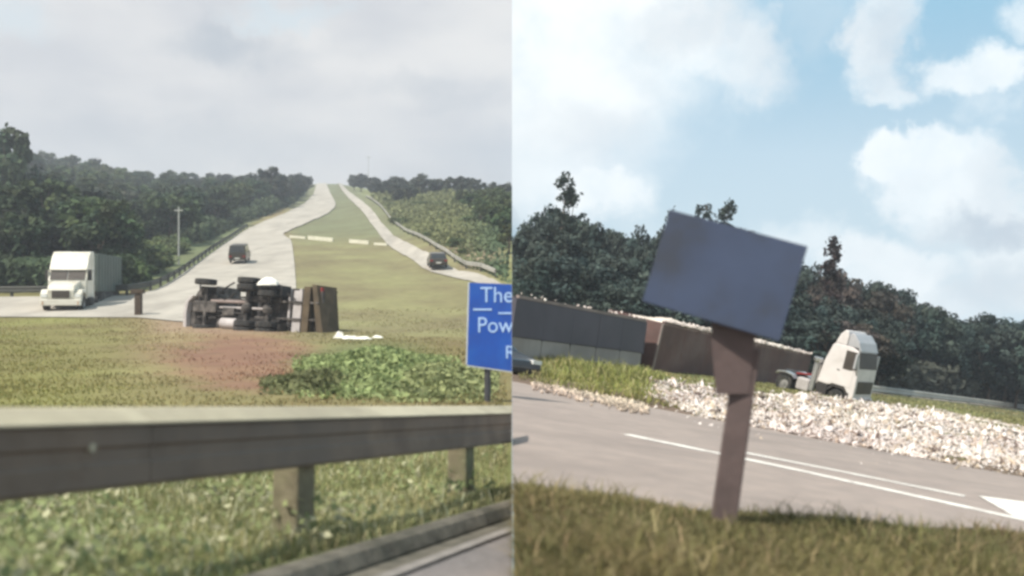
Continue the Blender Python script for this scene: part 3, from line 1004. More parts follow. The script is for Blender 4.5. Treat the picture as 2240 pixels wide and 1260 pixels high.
# ------------------------------------------------------------------ poles
def pole(col, D, H, r, label, arm=False):
    b = GL(col, D)
    root = empty('utility_pole', Matrix.Translation(b), label, 'pole')
    MB().cyl((0, 0, -.3), (0, 0, H), r, r * .7, 8).build('shaft', M['pole'], root)
    MB().bar((-.6 * H / 8, 0, H * .94), (.6 * H / 8, 0, H * .94), .12, .12).build('crossarm', M['pole'], root)
pole(391, 102, 6.4, .12, 'pale pole standing in the forest edge behind the guard rail')
pole(556, 214, 7.2, .16, 'pale pole beside the grey trees near the hilltop')
pole(806, 330, 13.0, .10, 'thin tall mast on the skyline above the right bank')

# ------------------------------------------------------------------ far guard rail on the left
def far_rail(name, pts, hb, ht, mat, label, step=4.0, pmat=None, G=GL, clip=None):
    """pts: (column, depth) along the ground"""
    W3 = [G(c, d) for c, d in pts]
    # resample
    seg = [(W3[i + 1] - W3[i]).length for i in range(len(W3) - 1)]
    tot = sum(seg); nn = max(2, int(tot / step))
    out = []
    for i in range(nn + 1):
        t = tot * i / nn; k = 0
        while k < len(seg) - 1 and t > seg[k]: t -= seg[k]; k += 1
        a = t / seg[k]
        c = pts[k][0] * (1 - a) + pts[k + 1][0] * a; d = pts[k][1] * (1 - a) + pts[k + 1][1] * a
        out.append(G(c, d))
    root = empty(name, Matrix.Translation(out[0]), label, 'guard rail')
    pmesh = MB().box(-.08, .08, -.08, .08, -.3, ht - .02).mesh('post', pmat or mat)
    for i, p in enumerate(out):
        o = link('post', pmesh, root); o.location = p - out[0] + Vector((0, .12, 0))
    bm_ = {}
    for i in range(nn):
        a, b = out[i] - out[0], out[i + 1] - out[0]
        zc = Vector((0, 0, (hb + ht) / 2))
        d = (b - a).normalized() * .03
        mb = MB()
        hh = (ht - hb) / 2
        s = (b - a).cross(Vector((0, 0, 1))).normalized() * .06
        if s.y > 0: s = -s
        prof = [(0, hh), (1, hh * .6), (.4, 0), (1, -hh * .6), (0, -hh), (-.2, 0)]
        mb.sweep([[q + zc + s * u + Vector((0, 0, w)) for u, w in prof] for q in (a - d, b + d)])
        mb.build('beam', mat, root)
    return root
far_rail('guard_rail', [(-220, 67), (0, 67.0), (120, 67.2), (240, 67.6), (300, 68.5), (338, 73), (372, 81), (402, 91), (432, 103), (470, 121), (508, 143), (540, 163)], .38, .85, M['galv_far'],
         'dark guard rail curving uphill along the far road edge', 4.0)
# pale rail on the far side of the right carriageway
far_rail('guard_rail', [(1084, 78.5), (1006, 92.5), (950, 108.5), (888, 138.5), (857, 163), (838, 190), (820, 221), (801, 259)], .4, .8, M['galv_pale'],
         'pale guard rail along the bank side of the right carriageway', 6.0, M['galv_far'])

# end post of the dark rail
b = GL(303, 56.2)
root = empty('marker_post', Matrix.Translation(b), 'dark brown marker post with a flat cap at the near end of the road', 'post')
MB().box(-.20, .20, -.15, .15, -.3, 1.35).build('post', M['dark_timber'], root, bevel=.03)
MB().box(-.42, .34, -.2, .2, 1.35, 1.62).build('cap', M['dark_timber'], root, bevel=.03)

# concrete kerbs across the median
def low_wall(c0, c1, d0, d1, h, label):
    a, b_ = GL(c0, d0), GL(c1, d1)
    mb = MB(); n = 5
    rings = []
    for i in range(n + 1):
        f = i / n
        p = GL(c0 + (c1 - c0) * f, d0 + (d1 - d0) * f)
        rings.append([p + Vector(q) for q in ((0, -.2, -.3), (0, -.17, h), (0, .3, h), (0, .35, -.3))])
    o = mb.sweep(rings).build('concrete_kerb', M['kerb_pale'])
    tag(o, label, 'kerb', 'kerbs crossing the median')
low_wall(634, 668, 142, 139.5, .35, 'pale concrete kerb touching the road where the median starts')
low_wall(674, 728, 138.5, 134, .55, 'longest pale concrete kerb piece crossing the median grass')
low_wall(764, 806, 131.5, 128, .5, 'pale concrete kerb piece in mid median on the slope')
low_wall(818, 846, 127, 125.5, .3, 'pale concrete kerb piece beside the right carriageway')

# ------------------------------------------------------------------ vehicles
def wheel_mesh(R=.5, w=.28):
    t = MB().lathe((0, 0, 0), (1, 0, 0), [(-w / 2, R * .56), (-w / 2, R * .9), (-w * .38, R), (w * .38, R), (w / 2, R * .9), (w / 2, R * .56)], 22).mesh('tyre', M['tyre'], smooth=False)
    r = MB().lathe((0, 0, 0), (1, 0, 0), [(-w * .4, R * .02), (-w * .4, R * .2), (-w * .25, R * .25), (-w * .2, R * .5), (-w * .5, R * .57), (w * .5, R * .57), (w * .2, R * .5), (w * .25, R * .25), (w * .4, R * .2), (w * .4, R * .02)], 16).mesh('rim', M['rim'])
    return t, r
TYRE, RIM = wheel_mesh(.5, .28)
CTYRE, CRIM = wheel_mesh(.33, .2)
def wheel(parent, c, tm=TYRE, rm=RIM, f=1.0):
    w = link('wheel', tm, parent); w.location = c; w.scale = (f, f, f)
    r = link('rim', rm, w)
    return w

def frame(pos, fwd, up):
    Z = Vector(up).normalized(); Y = Vector(fwd); Y = (Y - Z * Y.dot(Z)).normalized(); X = Y.cross(Z)
    m = Matrix((X, Y, Z)).transposed().to_4x4()
    m.translation = pos
    return m

def white_truck():
    pos = GL(132, 58.0, .03)
    root = empty('truck', frame(pos, (.205, -.98, -.0), (0.0, .0, 1)), 'white long nosed truck with grey green box on the far road', 'truck')
    MB().box(-1.2, 1.2, -.28, 0, .38, .78).build('bumper', M['white'], root, bevel=.05)
    bn = MB().prof([(-.12, .8), (-.06, 1.35), (-.22, 1.66), (-1.62, 1.98), (-1.62, .8)], -.80, .80).build('bonnet', M['white'], root, bevel=.07)
    MB().box(-.52, .52, -.075, -.035, .86, 1.34).build('grille', M['dust_glass'], bn)
    for s in (-1, 1):
        MB().prof([(-.10, .62), (-.12, 1.14), (-.42, 1.40), (-1.25, 1.42), (-1.58, 1.0), (-1.5, .95), (-1.2, 1.2), (-.55, 1.2), (-.35, .62)], .802 * s, 1.22 * s).build('fender', M['white'], root, bevel=.04)
        h = MB().box(min(.82 * s, 1.16 * s), max(.82 * s, 1.16 * s), -.14, -.085, .92, 1.12).build('headlight', M['lamp_clear'], root)
        MB().box(min(1.18 * s, 1.42 * s), max(1.18 * s, 1.42 * s), -2.0, -1.9, 2.0, 2.7).build('mirror', M['black'], root, bevel=.03)
        MB().box(min(1.02 * s, 1.06 * s), max(1.02 * s, 1.06 * s), -.02, .02, .45, .65).build('lamp', M['amber'], root)
        d = MB().box(min(1.16 * s, 1.19 * s), max(1.16 * s, 1.19 * s), -2.75, -1.75, .95, 2.65).build('door', M['white'], root, bevel=.02)
        MB().prof([(-1.83, 2.02), (-2.06, 2.58), (-2.68, 2.58), (-2.68, 2.02)], 1.192 * s, 1.20 * s).build('window', M['dust_glass'], d)
        MB().cyl((1.08 * s, -3.85, .8), (1.08 * s, -3.85, 3.7), .08, n=10).build('exhaust_stack', M['chrome'], root)
        MB().cyl((1.0 * s, -3.4, .65), (1.0 * s, -2.0, .65), .3, n=14).build('fuel_tank', M['under'], root)
    MB().prof([(-1.62, .8), (-1.62, 1.98), (-1.98, 2.68), (-3.65, 2.68), (-3.65, .8)], -1.16, 1.16).build('cab', M['white'], root, bevel=.06)
    ws = MB()
    a, b_ = Vector((0, -1.60, 2.04)), Vector((0, -1.90, 2.62))
    for x0, x1 in ((-1.05, -.03), (.03, 1.05)):
        ws.add([(x0, a.y, a.z), (x1, a.y, a.z), (x1, b_.y, b_.z), (x0, b_.y, b_.z), (x0, a.y - .05, a.z), (x1, a.y - .05, a.z), (x1, b_.y - .05, b_.z), (x0, b_.y - .05, b_.z)],
               [(0, 1, 2, 3), (7, 6, 5, 4), (0, 4, 5, 1), (1, 5, 6, 2), (2, 6, 7, 3), (3, 7, 4, 0)])
    ws.build('windscreen', M['dust_glass'], root)
    MB().prof([(-1.80, 2.69), (-1.92, 2.78), (-2.5, 3.62), (-2.9, 3.9), (-3.75, 3.95), (-3.75, 2.69)], -1.15, 1.15).build('roof_fairing', M['white'], root, bevel=.12)
    MB().box(-.45, .45, -9, -.4, .62, .92).build('chassis', M['black'], root)
    for y in (-.95, -5.0, -6.3):
        for s in (-1, 1): wheel(root, (1.05 * s, y, .5))
    tr = MB().box(-1.25, 1.25, -12.0, -4.6, 1.25, 3.85).build('trailer', M['box_grey'], root, bevel=.03)
    for s in (-1, 1):
        for i in range(9):
            y = -4.75 - i * .88
            MB().box(min(1.25 * s, 1.29 * s), max(1.25 * s, 1.29 * s), y - .06, y + .06, 1.3, 3.8).build('rib', M['box_grey'], tr)
    MB().box(-1.1, 1.1, -11.9, -4.8, .85, 1.24).build('trailer_frame', M['black'], tr)
    for s in (-1, 1):
        MB().box(min(1.13 * s, 1.2 * s), max(1.13 * s, 1.2 * s), -9.2, -5.6, .45, 1.2).build('side_guard', M['under'], tr)
    for y in (-9.8, -11.0):
        for s in (-1, 1): wheel(tr, (1.02 * s, y, .5))
white_truck()

def overturned_truck():
    # lying on its right side, wheels towards the camera, nose to the left and farther off
    fwd = Vector((-.86, .505, .02)).normalized()
    upv = Vector((.50, .86, -.10)); upv = (upv - fwd * upv.dot(fwd)).normalized()
    X = fwd.cross(upv)
    m = Matrix((X, fwd, upv)).transposed().to_4x4()
    m.translation = GL(392, 48.2) + Vector((0, 0, 1.16))
    m = m @ Matrix.Diagonal((1, 1.2, 1, 1))
    root = empty('overturned_truck', m, 'overturned tipper truck lying on its side showing its muddy underside', 'truck')
    for s in (-1, 1):
        MB().box(.42 * s - .05, .42 * s + .05, -7.5, -.25, .72, .98).build('chassis_rail', M['under'], root)
    cp = [(-1.85, .72), (-1.85, 2.55), (-1.7, 2.7), (-.5, 2.65), (-.12, 2.0), (-.02, 1.2), (-.05, .62), (-.5, .6), (-.75, 1.05), (-1.65, 1.05), (-1.75, .72)]
    rings = []
    for x, f, dy in ((-1.12, .50, -.15), (-.75, .62, -.05), (-.2, .86, .03), (.4, 1.0, 0), (1.2, 1.04, 0)):
        rings.append([Vector((x + random.uniform(-.06, .06), -.95 + (y + .95) * f + dy, 1.2 + (z - 1.2) * (.75 + .25 * f))) for y, z in cp])
    MB().sweep(rings).build('cab', M['under'], root, bevel=.03)
    MB().sweep([[Vector((x, y + b, z)) for y, z in ((-.16, .35), (.06, .38), (.06, .70), (-.2, .72))] for x, b in ((-.55, -.35), (-.2, -.05), (.4, .02), (1.22, -.06))]).build('bumper', M['under_pale'], root, bevel=.03)
    for k in range(16):
        y = random.uniform(-6.6, -.3); x = random.uniform(-1.1, 1.1); z = random.uniform(.5, 1.1)
        r = [Vector((x + random.uniform(-.22, .22), y + random.uniform(-.28, .28), z + random.uniform(-.15, .15))) for _ in range(4)]
        u = [p + Vector((random.uniform(-.05, .05), .03, .12)) for p in r]
        MB().add(r + u, [(0, 1, 2, 3), (7, 6, 5, 4), (0, 4, 5, 1), (1, 5, 6, 2), (2, 6, 7, 3), (3, 7, 4, 0)]).build('torn_plate', M['under'] if k % 3 else M['black'], root)
    for a, b_ in (((-.9, -1.7, .9), (-1.35, -2.3, 1.1)), ((-.7, -.5, .8), (-1.25, -.25, 1.0)), ((-.3, -2.2, .8), (-.75, -2.7, .7)), ((-1.0, -3.0, .9), (-1.3, -3.25, 1.0)), ((.2, -2.0, .5), (.3, -3.6, .55)), ((-.5, -5.3, .8), (-1.2, -5.6, .9))):
        MB().cyl(a, b_, .045, n=7).build('bent_bar', M['black'], root)
    for y0, w_ in ((-3.15, .5), (-4.3, .6)):
        MB().sweep([[Vector((x, y + w_ * .5 * q, .62 + .5 * z_)) for q, z_ in ((-1, .0), (-.7, .7), (0, 1.0), (.7, .75), (1, .1), (.7, .65), (0, .9), (-.7, .6))] for x, y in ((-1.45, y0 - .1), (-.85, y0))]).build('mudguard', M['black'], root)
    MB().box(-.3, 1.0, -.16, -.06, 1.45, 2.1).build('windscreen', M['glass'], root)
    MB().box(-.3, .3, -1.9, -.4, .45, 1.1).build('engine', M['under'], root, bevel=.08)
    MB().cyl((0, -1.9, .7), (0, -4.9, .62), .07, n=10).build('drive_shaft', M['under_pale'], root)
    MB().cyl((.82, -3.1, .68), (.82, -2.2, .68), .30, n=16).build('fuel_tank', M['under_pale'], root)
    MB().box(.0, .40, -3.0, -2.3, .45, .95).build('battery_box', M['under'], root, bevel=.03)
    MB().cyl((-.3, -1.5, .55), (-.3, -3.6, .6), .09, n=10).build('exhaust', M['trailer_post'], root)
    for y, dual in ((-1.2, False), (-3.7, True), (-4.95, True)):
        MB().cyl((-1.0, y, .5), (1.0, y, .5), .09, n=10).build('axle', M['under'], root)
        if dual: MB().lathe((0, y, .5), (1, 0, 0), [(-.28, .08), (-.18, .2), (0, .26), (.18, .2), (.28, .08)], 14).build('differential', M['under'], root)
        for s in (-1, 1):
            MB().box(.55 * s - .05, .55 * s + .05, y - .6, y + .6, .6, .7).build('leaf_spring', M['black'], root)
            ex = (1.30 if y > -2 else 1.42 if y > -4 else 1.12) if s < 0 else 1.12
            wheel(root, (ex * s, y + (.12 if s < 0 and y > -2 else 0), .5), f=1.04)
            if dual: wheel(root, ((ex - .34) * s, y, .5), f=1.04)
    # tipper body
    body = MB()
    body.box(-1.12, 1.25, -7.3, -3.2, 1.12, 1.22)
    body.box(-1.12, -1.05, -7.3, -3.2, 1.222, 2.35); body.box(1.18, 1.25, -7.3, -3.2, 1.222, 2.35)
    body.box(-1.04, 1.17, -3.28, -3.2, 1.222, 2.4)
    bo = body.build('tipper_body', M['under'], root)
    for i in range(8):
        y = -3.4 - i * .58
        MB().box(-1.11, 1.24, y - .06, y + .06, 1.0, 1.118).build('cross_member', M['under_pale'] if i in (1, 2, 4, 5) else M['under'], root)
    MB().box(-1.0, 1.1, -6.55, -6.1, .80, .99).build('rear_panel', M['under_pale'], root)
    tq = [(-1.3, -7.12, .70), (1.32, -7.6, .70), (1.32, -7.9, .78), (-1.3, -7.30, .78), (-1.3, -7.2, 2.0), (1.32, -7.5, 2.0), (1.32, -7.8, 2.1), (-1.3, -7.4, 2.1)]
    MB().add(tq, [(0, 1, 2, 3), (7, 6, 5, 4), (0, 4, 5, 1), (1, 5, 6, 2), (2, 6, 7, 3), (3, 7, 4, 0)]).build('tailgate', M['under_dark'], root)
    MB().box(-1.2, 1.15, -7.05, -6.7, .70, 1.0).build('under_run_guard', M['under_dark'], root)
    for s in (-1, 1):
        MB().box(min(.7 * s, 1.2 * s), max(.7 * s, 1.2 * s), -5.75, -5.70, .35, 1.0).build('mudflap', M['black'], root)
        MB().box(min(1.0 * s, 1.18 * s), max(1.0 * s, 1.18 * s), -7.6, -7.52, .8, .95).build('tail_lamp', M['lamp_red'], root)
overturned_truck()
def tarp():
    mb = MB(); rings = []
    for i, (r, z) in enumerate(((.55, 0), (.48, .16), (.30, .30), (.10, .36))):
        rings.append([Vector((math.cos(2 * PI * k / 9) * r * random.uniform(.8, 1.25), math.sin(2 * PI * k / 9) * r * .6, z * random.uniform(.8, 1.2))) for k in range(9)])
    o = mb.sweep(rings).build('tarpaulin', M['white_sheet'])
    o.location = GL(588, 45.4) + Vector((0, 0, 2.3))
    tag(o, 'white crumpled tarpaulin on top of the overturned truck', 'tarpaulin')
tarp()

def car(name, pos, fwd, up, label, mat, van=False, scale=1.0, front=False, clip=0):
    root = empty(name, frame(pos, fwd, up) @ Matrix.Scale(scale, 4), label, 'van' if van else 'car')
    if van:
        lo = [(-2.3, .35), (-2.36, 1.15), (2.2, 1.05), (2.35, .8), (2.3, .35)]
        hi = [(-2.34, 1.152), (-2.2, 1.95), (1.0, 1.95), (1.75, 1.07)]
        ww = .92
    else:
        lo = [(-2.1, .32), (-2.18, .62), (-2.1, .92), (-.9, .95), (1.0, .92), (2.05, .72), (2.12, .5), (2.05, .3)]
        hi = [(-1.95, .935), (-1.3, 1.42), (.05, 1.45), (.95, .928)]
        ww = .88
    parts = []
    parts.append(MB().prof(lo, -ww, ww).build('body', mat, root, bevel=.06))
    cab = MB()
    n = len(hi)
    vs = [(-ww * (.96 if i in (0, n - 1) else .82), y, z) for i, (y, z) in enumerate(hi)] + [(ww * (.96 if i in (0, n - 1) else .82), y, z) for i, (y, z) in enumerate(hi)]
    cab.add(vs, [tuple(range(n)), tuple(range(2 * n - 1, n - 1, -1))] + [(i, n + i, n + (i + 1) % n, (i + 1) % n) for i in range(n)])
    parts.append(cab.build('cabin', mat, root, bevel=.04))
    # glazing proud of the cabin
    def glass(i, j, f=.82, o=.012):
        a, b_ = Vector((0, *hi[i])), Vector((0, *hi[j]))
        wa = ww * (.96 if i in (0, n - 1) else .82) * f; wb = ww * (.96 if j in (0, n - 1) else .82) * f
        a, b_ = a.lerp(b_, .12), a.lerp(b_, .88)
        nn = (b_ - a).cross(Vector((1, 0, 0))).normalized() * o
        if nn.y * (a.y + b_.y) < 0: nn = -nn
        p = [Vector((-wa, a.y, a.z)), Vector((wa, a.y, a.z)), Vector((wb, b_.y, b_.z)), Vector((-wb, b_.y, b_.z))]
        MBq = MB().add([q + nn for q in p] + [q - nn for q in p], [(0, 1, 2, 3), (7, 6, 5, 4), (0, 4, 5, 1), (1, 5, 6, 2), (2, 6, 7, 3), (3, 7, 4, 0)])
        return MBq.build('window', M['glass'], root)
    parts += [glass(0, 1), glass(n - 2, n - 1)]
    for s in (-1, 1):
        y0, y1 = hi[0][0] + .5, hi[n - 1][0] - .5
        zb, zt = hi[0][1] + .07, hi[1][1] - .08
        xb, xt = ww * .95 * s, ww * .845 * s
        q = [(xb, y0, zb), (xb, y1, zb), (xt, y1 - .35, zt), (xt, y0 + .3, zt)]
        parts.append(MB().add([(x + .02 * s, y, z) for x, y, z in q] + [(x - .02 * s, y, z) for x, y, z in q], [(0, 1, 2, 3), (7, 6, 5, 4), (0, 4, 5, 1), (1, 5, 6, 2), (2, 6, 7, 3), (3, 7, 4, 0)]).build('window', M['glass'], root))
        for y in (-1.35, 1.35):
            w = wheel(root, (.80 * s, y, .33), CTYRE, CRIM); parts.append(w); parts += list(w.children)
        parts.append(MB().box(min(.55 * s, .86 * s), max(.55 * s, .86 * s), -2.40 if van else -2.2, -2.33 if van else -2.12, .68, .86).build('tail_lamp', M['lamp_red'], root))
        hp = (2.2, 2.38, .78, .95) if van else (1.86, 2.13, .63, .75)
        parts.append(MB().box(min(.5 * s, .86 * s), max(.5 * s, .86 * s), hp[0], hp[1], hp[2], hp[3]).build('headlight', M['lamp_clear'], root))
    parts.append(MB().box(-.8, .8, 2.0 if not van else 2.25, 2.16 if not van else 2.4, .34, .5).build('bumper', M['black'], root, bevel=.03))
    parts.append(MB().box(-.26, .26, -2.42 if van else -2.22, -2.39 if van else -2.19, .5, .62).build('number_plate', M['white_sheet'], root))
    if clip:
        for p_ in parts:
            drop_empty(p_, clip)
    return root
pv = GL(525, 101, .16)
car('van', pv, (-.17, .98, .11), (0, -.11, .99), 'dark brown van driving up the pale road past the guard rail', M['car_dark'], van=True, scale=1.0)
pc = GL(956, 92.5, .18)
car('car', pc, (-.16, .98, .11), (0, -.11, .99), 'small dark car on the right carriageway above the blue sign', M['car_dark'])

# spilled white bits beside the overturned truck
def scraps(name, items, label, G, mat, cat='litter'):
    for i, (c, D, w, h) in enumerate(items):
        p = G(c, D)
        mb = MB(); n = 7
        a = [rng.uniform(.6, 1.1) for _ in range(n)]
        ring = [Vector((math.cos(2 * PI * j / n) * w * a[j], math.sin(2 * PI * j / n) * w * .6 * a[j], .02)) for j in range(n)]
        mid = [q * .55 + Vector((0, 0, h * rng.uniform(.6, 1.2))) for q in ring]
        mb.sweep([ring, mid]).build  # closed low heap
        o = mb.build(name, mat); o.location = p
        tag(o, label[i], cat)
scraps('plastic_sheet', [(744, 39.2, .30, .26), (766, 38.6, .42, .13), (794, 38.4, .5, .10), (828, 39.4, .3, .10), ],
       ['crumpled white sheet touching the tailgate of the overturned truck', 'flat white sheet second from the overturned tailgate', 'long pale sheet on the grass above the bush', 'small pale sheet farthest right of the overturned truck'], GL, M['white_sheet'], 'plastic sheet')

# ------------------------------------------------------------------ blue sign at the edge of the left place
def blue_sign():
    D = 15.6
    a = P(1027, 618, D); b_ = P(1119.6, 622, D)
    c = P(1119.6, 812, D); d = P(1022, 798, D)
    base = GL(1066, D)
    root = empty('road_sign', Matrix.Translation(base), 'bright blue road sign with white lettering on a dark post', 'sign')
    q = [p - base for p in (d, c, b_, a)]
    o = MB().add(q + [p + Vector((0, .03, 0)) for p in q], [(0, 1, 2, 3), (7, 6, 5, 4), (0, 4, 5, 1), (1, 5, 6, 2), (2, 6, 7, 3), (3, 7, 4, 0)]).build('panel', M['sign_blue'], root)
    e = MB()
    for p0, p1 in ((q[0], q[3]), (q[0], q[1])):
        e.bar(p0 + Vector((0, .015, 0)), p1 + Vector((0, .015, 0)), .022, .05)
    ob = e.build('rim', M['sign_edge'], root); clipx(ob, -1)
    x = (1066 - 1120) / F * D
    MB().cyl((0, .08, -.4), (0, .08, (P(1066, 640, D) - base).z), .055, n=10).build('post', M['post_grey'], root)
    sx = lambda px: (px - 1120) / F * D - base.x
    sz = lambda py: CZ + (630 - py) / F * D - base.z
    def text(s, px, py, size, wid=1.0):
        cu = bpy.data.curves.new('lettering', 'FONT'); cu.body = s; cu.size = size / F * D * 1.35; cu.extrude = .002
        t = bpy.data.objects.new('tmp', cu); COL.objects.link(t)
        bpy.context.view_layer.update()
        me = bpy.data.meshes.new_from_object(t.evaluated_get(bpy.context.evaluated_depsgraph_get()))
        bpy.data.objects.remove(t)
        me.materials.clear(); me.materials.append(M['sign_text'])
        o = link('lettering', me, root)
        o.rotation_euler = (PI / 2, 0, 0); o.scale = (wid, 1, 1)
        o.location = (sx(px), -.006, sz(py))
        clipx(o, -1)
    text('The r', 1050, 661, 36, .95)
    text('Powr', 1043, 727, 36, .92)
    text('R', 1104, 784, 30)
    for x0, x1, y in ((1035, 1076, 677), (1090, 1119, 685)):
        MB().box(sx(x0), sx(x1), -.008, -.004, sz(y) - .016, sz(y) + .016).build('line', M['sign_text'], root)
blue_sign()

# ================================================================== THE RIGHT PLACE (x > 0)
hR = 1.2
nR = Vector((.1395, .0425, .989)).normalized()
dR = Vector((-.790, .608, .085)); dR = (dR - nR * dR.dot(nR)).normalized()     # along the road, to the left
pR = dR.cross(nR).normalized()
if pR.y < 0: pR = -pR                                                          # across the road, away
def RP(s, t, k=0.0):
    return CAM + dR * s + pR * t + nR * (k - hR)
def pxR(x, y, k=0.0):
    r = Vector(((x - 1120) / F, 1, (630 - y) / F))
    q = r * ((k - hR) / nR.dot(r))
    return dR.dot(q), pR.dot(q)
def GR(col, D, k=0.0):
    X = (col - 1120) / F * D
    z = (k - hR - nR.x * X - nR.y * D) / nR.z
    return Vector((X, D, CZ + z))
T1 = 0.5 * (pxR(1200, 848)[1] + pxR(2150, 1030)[1])       # far edge of the road
T0 = 0.5 * (pxR(1250, 1075)[1] + pxR(2000, 1230)[1])       # near edge
print('R edges', T0, T1, [round(pxR(*q)[1], 2) for q in ((1200, 848), (1640, 935), (2150, 1030), (1250, 1060), (1700, 1130), (2000, 1210), (1370, 950), (1700, 1020), (2200, 1128), (1700, 1004), (2100, 1082))])
print('TK', TK, 'TR', TR)

_vs = sorted(pxR(x, y) for x, y in ((1120, 1085), (1350, 1110), (1600, 1140), (1800, 1160), (2000, 1172), (2240, 1185), (2600, 1215)))
def t0f(s):
    return np.interp(s, [a for a, _ in _vs], [b for _, b in _vs])
def kR(s, t, X, Y):
    """height of the right ground above its plane"""
    k = .10 * smooth(T1 + .1, T1 + 1.6, t) + .22 * smooth(T1 + 2, T1 + 8, t)
    T0 = t0f(s)
    k = k + .04 * smooth(T0 + .1, T0 - .5, t)
    k = k + .10 * (patchy(X, Y, 2.2) - .5) * smooth(T1 + .6, T1 + 3, t)
    k = np.where((t > T0 + .12) & (t < T1 - .05), -.15, k)
    return k

def terrain_right():
    cols = np.concatenate([np.arange(1120, 2400, 16), np.arange(2400, 3300, 60)]).astype(float)
    Ds = [0.9]
    while Ds[-1] < 190: Ds.append(Ds[-1] * 1.02)
    Ds = np.array(Ds)
    C, Dg = np.meshgrid(cols, Ds)
    X = (C - 1120) / F * Dg
    zp = (-hR - nR.x * X - nR.y * Dg) / nR.z
    s = dR.x * X + dR.y * Dg + dR.z * zp; t = pR.x * X + pR.y * Dg + pR.z * zp
    k = kR(s, t, X, Dg)
    Z = CZ + zp + k / nR.z + .06 * np.clip(Dg - 90, 0, None)
    X[:, 0] = .003
    c = np.zeros(C.shape + (3,)) + np.array([.17, .175, .07])
    c = mixc(c, (.13, .095, .07), smooth(T1 + 2.2, T1 + 1.2, t))                     # bare edge along the tar
    c = mixc(c, (.13, .135, .065), smooth(30, 48, Dg))
    c = mixc(c, (.20, .16, .07), smooth(t0f(s) + .1, t0f(s) - .4, t))
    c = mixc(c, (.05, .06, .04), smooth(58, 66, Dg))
    V = np.stack([X, Dg, Z], -1).reshape(-1, 3)
    h, w = C.shape
    i = np.arange(h * w).reshape(h, w)
    Fc = np.stack([i[:-1, :-1], i[:-1, 1:], i[1:, 1:], i[1:, :-1]], -1).reshape(-1, 4)
    o = link('roadside_ground', np_mesh('roadside_ground', V, Fc, M['ground'], c.reshape(-1, 3), True))
    tag(o, 'grassy ground either side of the tilted road', kind='structure')
terrain_right()

def sheet_R(name, t0, t1, s0, s1, k, mat, wob=0.0, n=60):
    vs, fs = [], []
    for i in range(n):
        s = s0 + (s1 - s0) * i / (n - 1)
        w = wob * (math.sin(s * 1.3) + .6 * math.sin(s * 3.1 + 1) + .4 * math.sin(s * 7.7))
        for j in range(5):
            vs.append(RP(s, t0 + (t1 - t0) * j / 4 + (w if j == 4 else 0), k))
    for i in range(n - 1):
        for j in range(4):
            a = i * 5 + j
            fs.append((a, a + 1, a + 6, a + 5))
    o = MB().add(vs, fs).build(name, mat)
    clipx(o, 1)
    return tag(o, kind='structure')
sheet_R('road', T0 - 3.2, T1 + .1, -60, 40, 0.0, M['right_asphalt'], .10, 220)
# painted lines: near line unbroken, upper line from the post onwards
tn = [pxR(1370, 951), pxR(1700, 1019), pxR(2200, 1129)]
tu = [pxR(1630, 991), pxR(1800, 1024), pxR(2110, 1086)]
def line_R(pts, w, k=.006):
    vs, fs = [], []
    n = 40
    ss = np.linspace(pts[0][0], pts[-1][0], n)
    P_ = sorted(pts)
    for s in ss:
        t = float(np.interp(s, [p[0] for p in P_], [p[1] for p in P_]))
        vs += [RP(s, t - w / 2, k), RP(s, t + w / 2, k)]
    for i in range(n - 1): fs.append((2 * i, 2 * i + 1, 2 * i + 3, 2 * i + 2))
    o = MB().add(vs, fs).build('road_marking', M['road_paint'])
    clipx(o, 1); tag(o, kind='structure')
ext = lambda pts, x, y: pts + [pxR(x, y)]
line_R([tn[0], tn[1], tn[2], pxR(2330, 1158)], .19)
line_R(tu, .15)
isl = [pxR(2140, 1086), pxR(2330, 1112), pxR(2360, 1160), pxR(2215, 1130), pxR(2182, 1110)]
o = MB().add([RP(s, t, .010) for s, t in isl], [(0, 1, 2, 3, 4)]).build('road_marking', M['road_paint']); clipx(o, 1); tag(o, kind='structure')

# rubble edge of the tar in the far left
def chunks(n, XY, size, cols, k, name, label, flat=.7, long=1.0):
    X, Y, Z = XY
    n = len(X)
    base = np.array([(1, 0, 0), (-.5, .87, 0), (-.5, -.87, 0), (.2, .1, 1), (-.2, -.1, -.6)], float)
    Fb = np.array([(0, 1, 3), (1, 2, 3), (2, 0, 3), (1, 0, 4), (2, 1, 4), (0, 2, 4)])
    V = base[None] * (1 + rng.uniform(-.3, .3, (n, 5, 1)))
    V[:, :, 0] *= long; V[:, :, 2] *= flat
    q = rng.normal(size=(n, 4)); q /= np.linalg.norm(q, axis=1, keepdims=True)
    w, x, y, z = q.T
    R = np.stack([np.stack([1 - 2 * (y * y + z * z), 2 * (x * y - z * w), 2 * (x * z + y * w)], -1),
                  np.stack([2 * (x * y + z * w), 1 - 2 * (x * x + z * z), 2 * (y * z - x * w)], -1),
                  np.stack([2 * (x * z - y * w), 2 * (y * z + x * w), 1 - 2 * (x * x + y * y)], -1)], 1)
    V = np.einsum('nij,nkj->nki', R, V) * size[:, None, None]
    V += np.stack([X, Y, Z], -1)[:, None]
    Fc = (np.arange(n)[:, None, None] * 5 + Fb[None]).reshape(-1, 3)
    C = np.repeat(cols[:, None], 5, 1).reshape(-1, 3)
    o = link(name, np_mesh(name, V.reshape(-1, 3), Fc, M['chunk'], C))
    return tag(o, label, 'debris', kind='stuff')

def in_poly(px, py, poly):
    inside = np.zeros(len(px), bool)
    j = len(poly) - 1
    for i in range(len(poly)):
        xi, yi = poly[i]; xj, yj = poly[j]
        c = ((yi > py) != (yj > py)) & (px < (xj - xi) * (py - yi) / (yj - yi + 1e-12) + xi)
        inside ^= c; j = i
    return inside

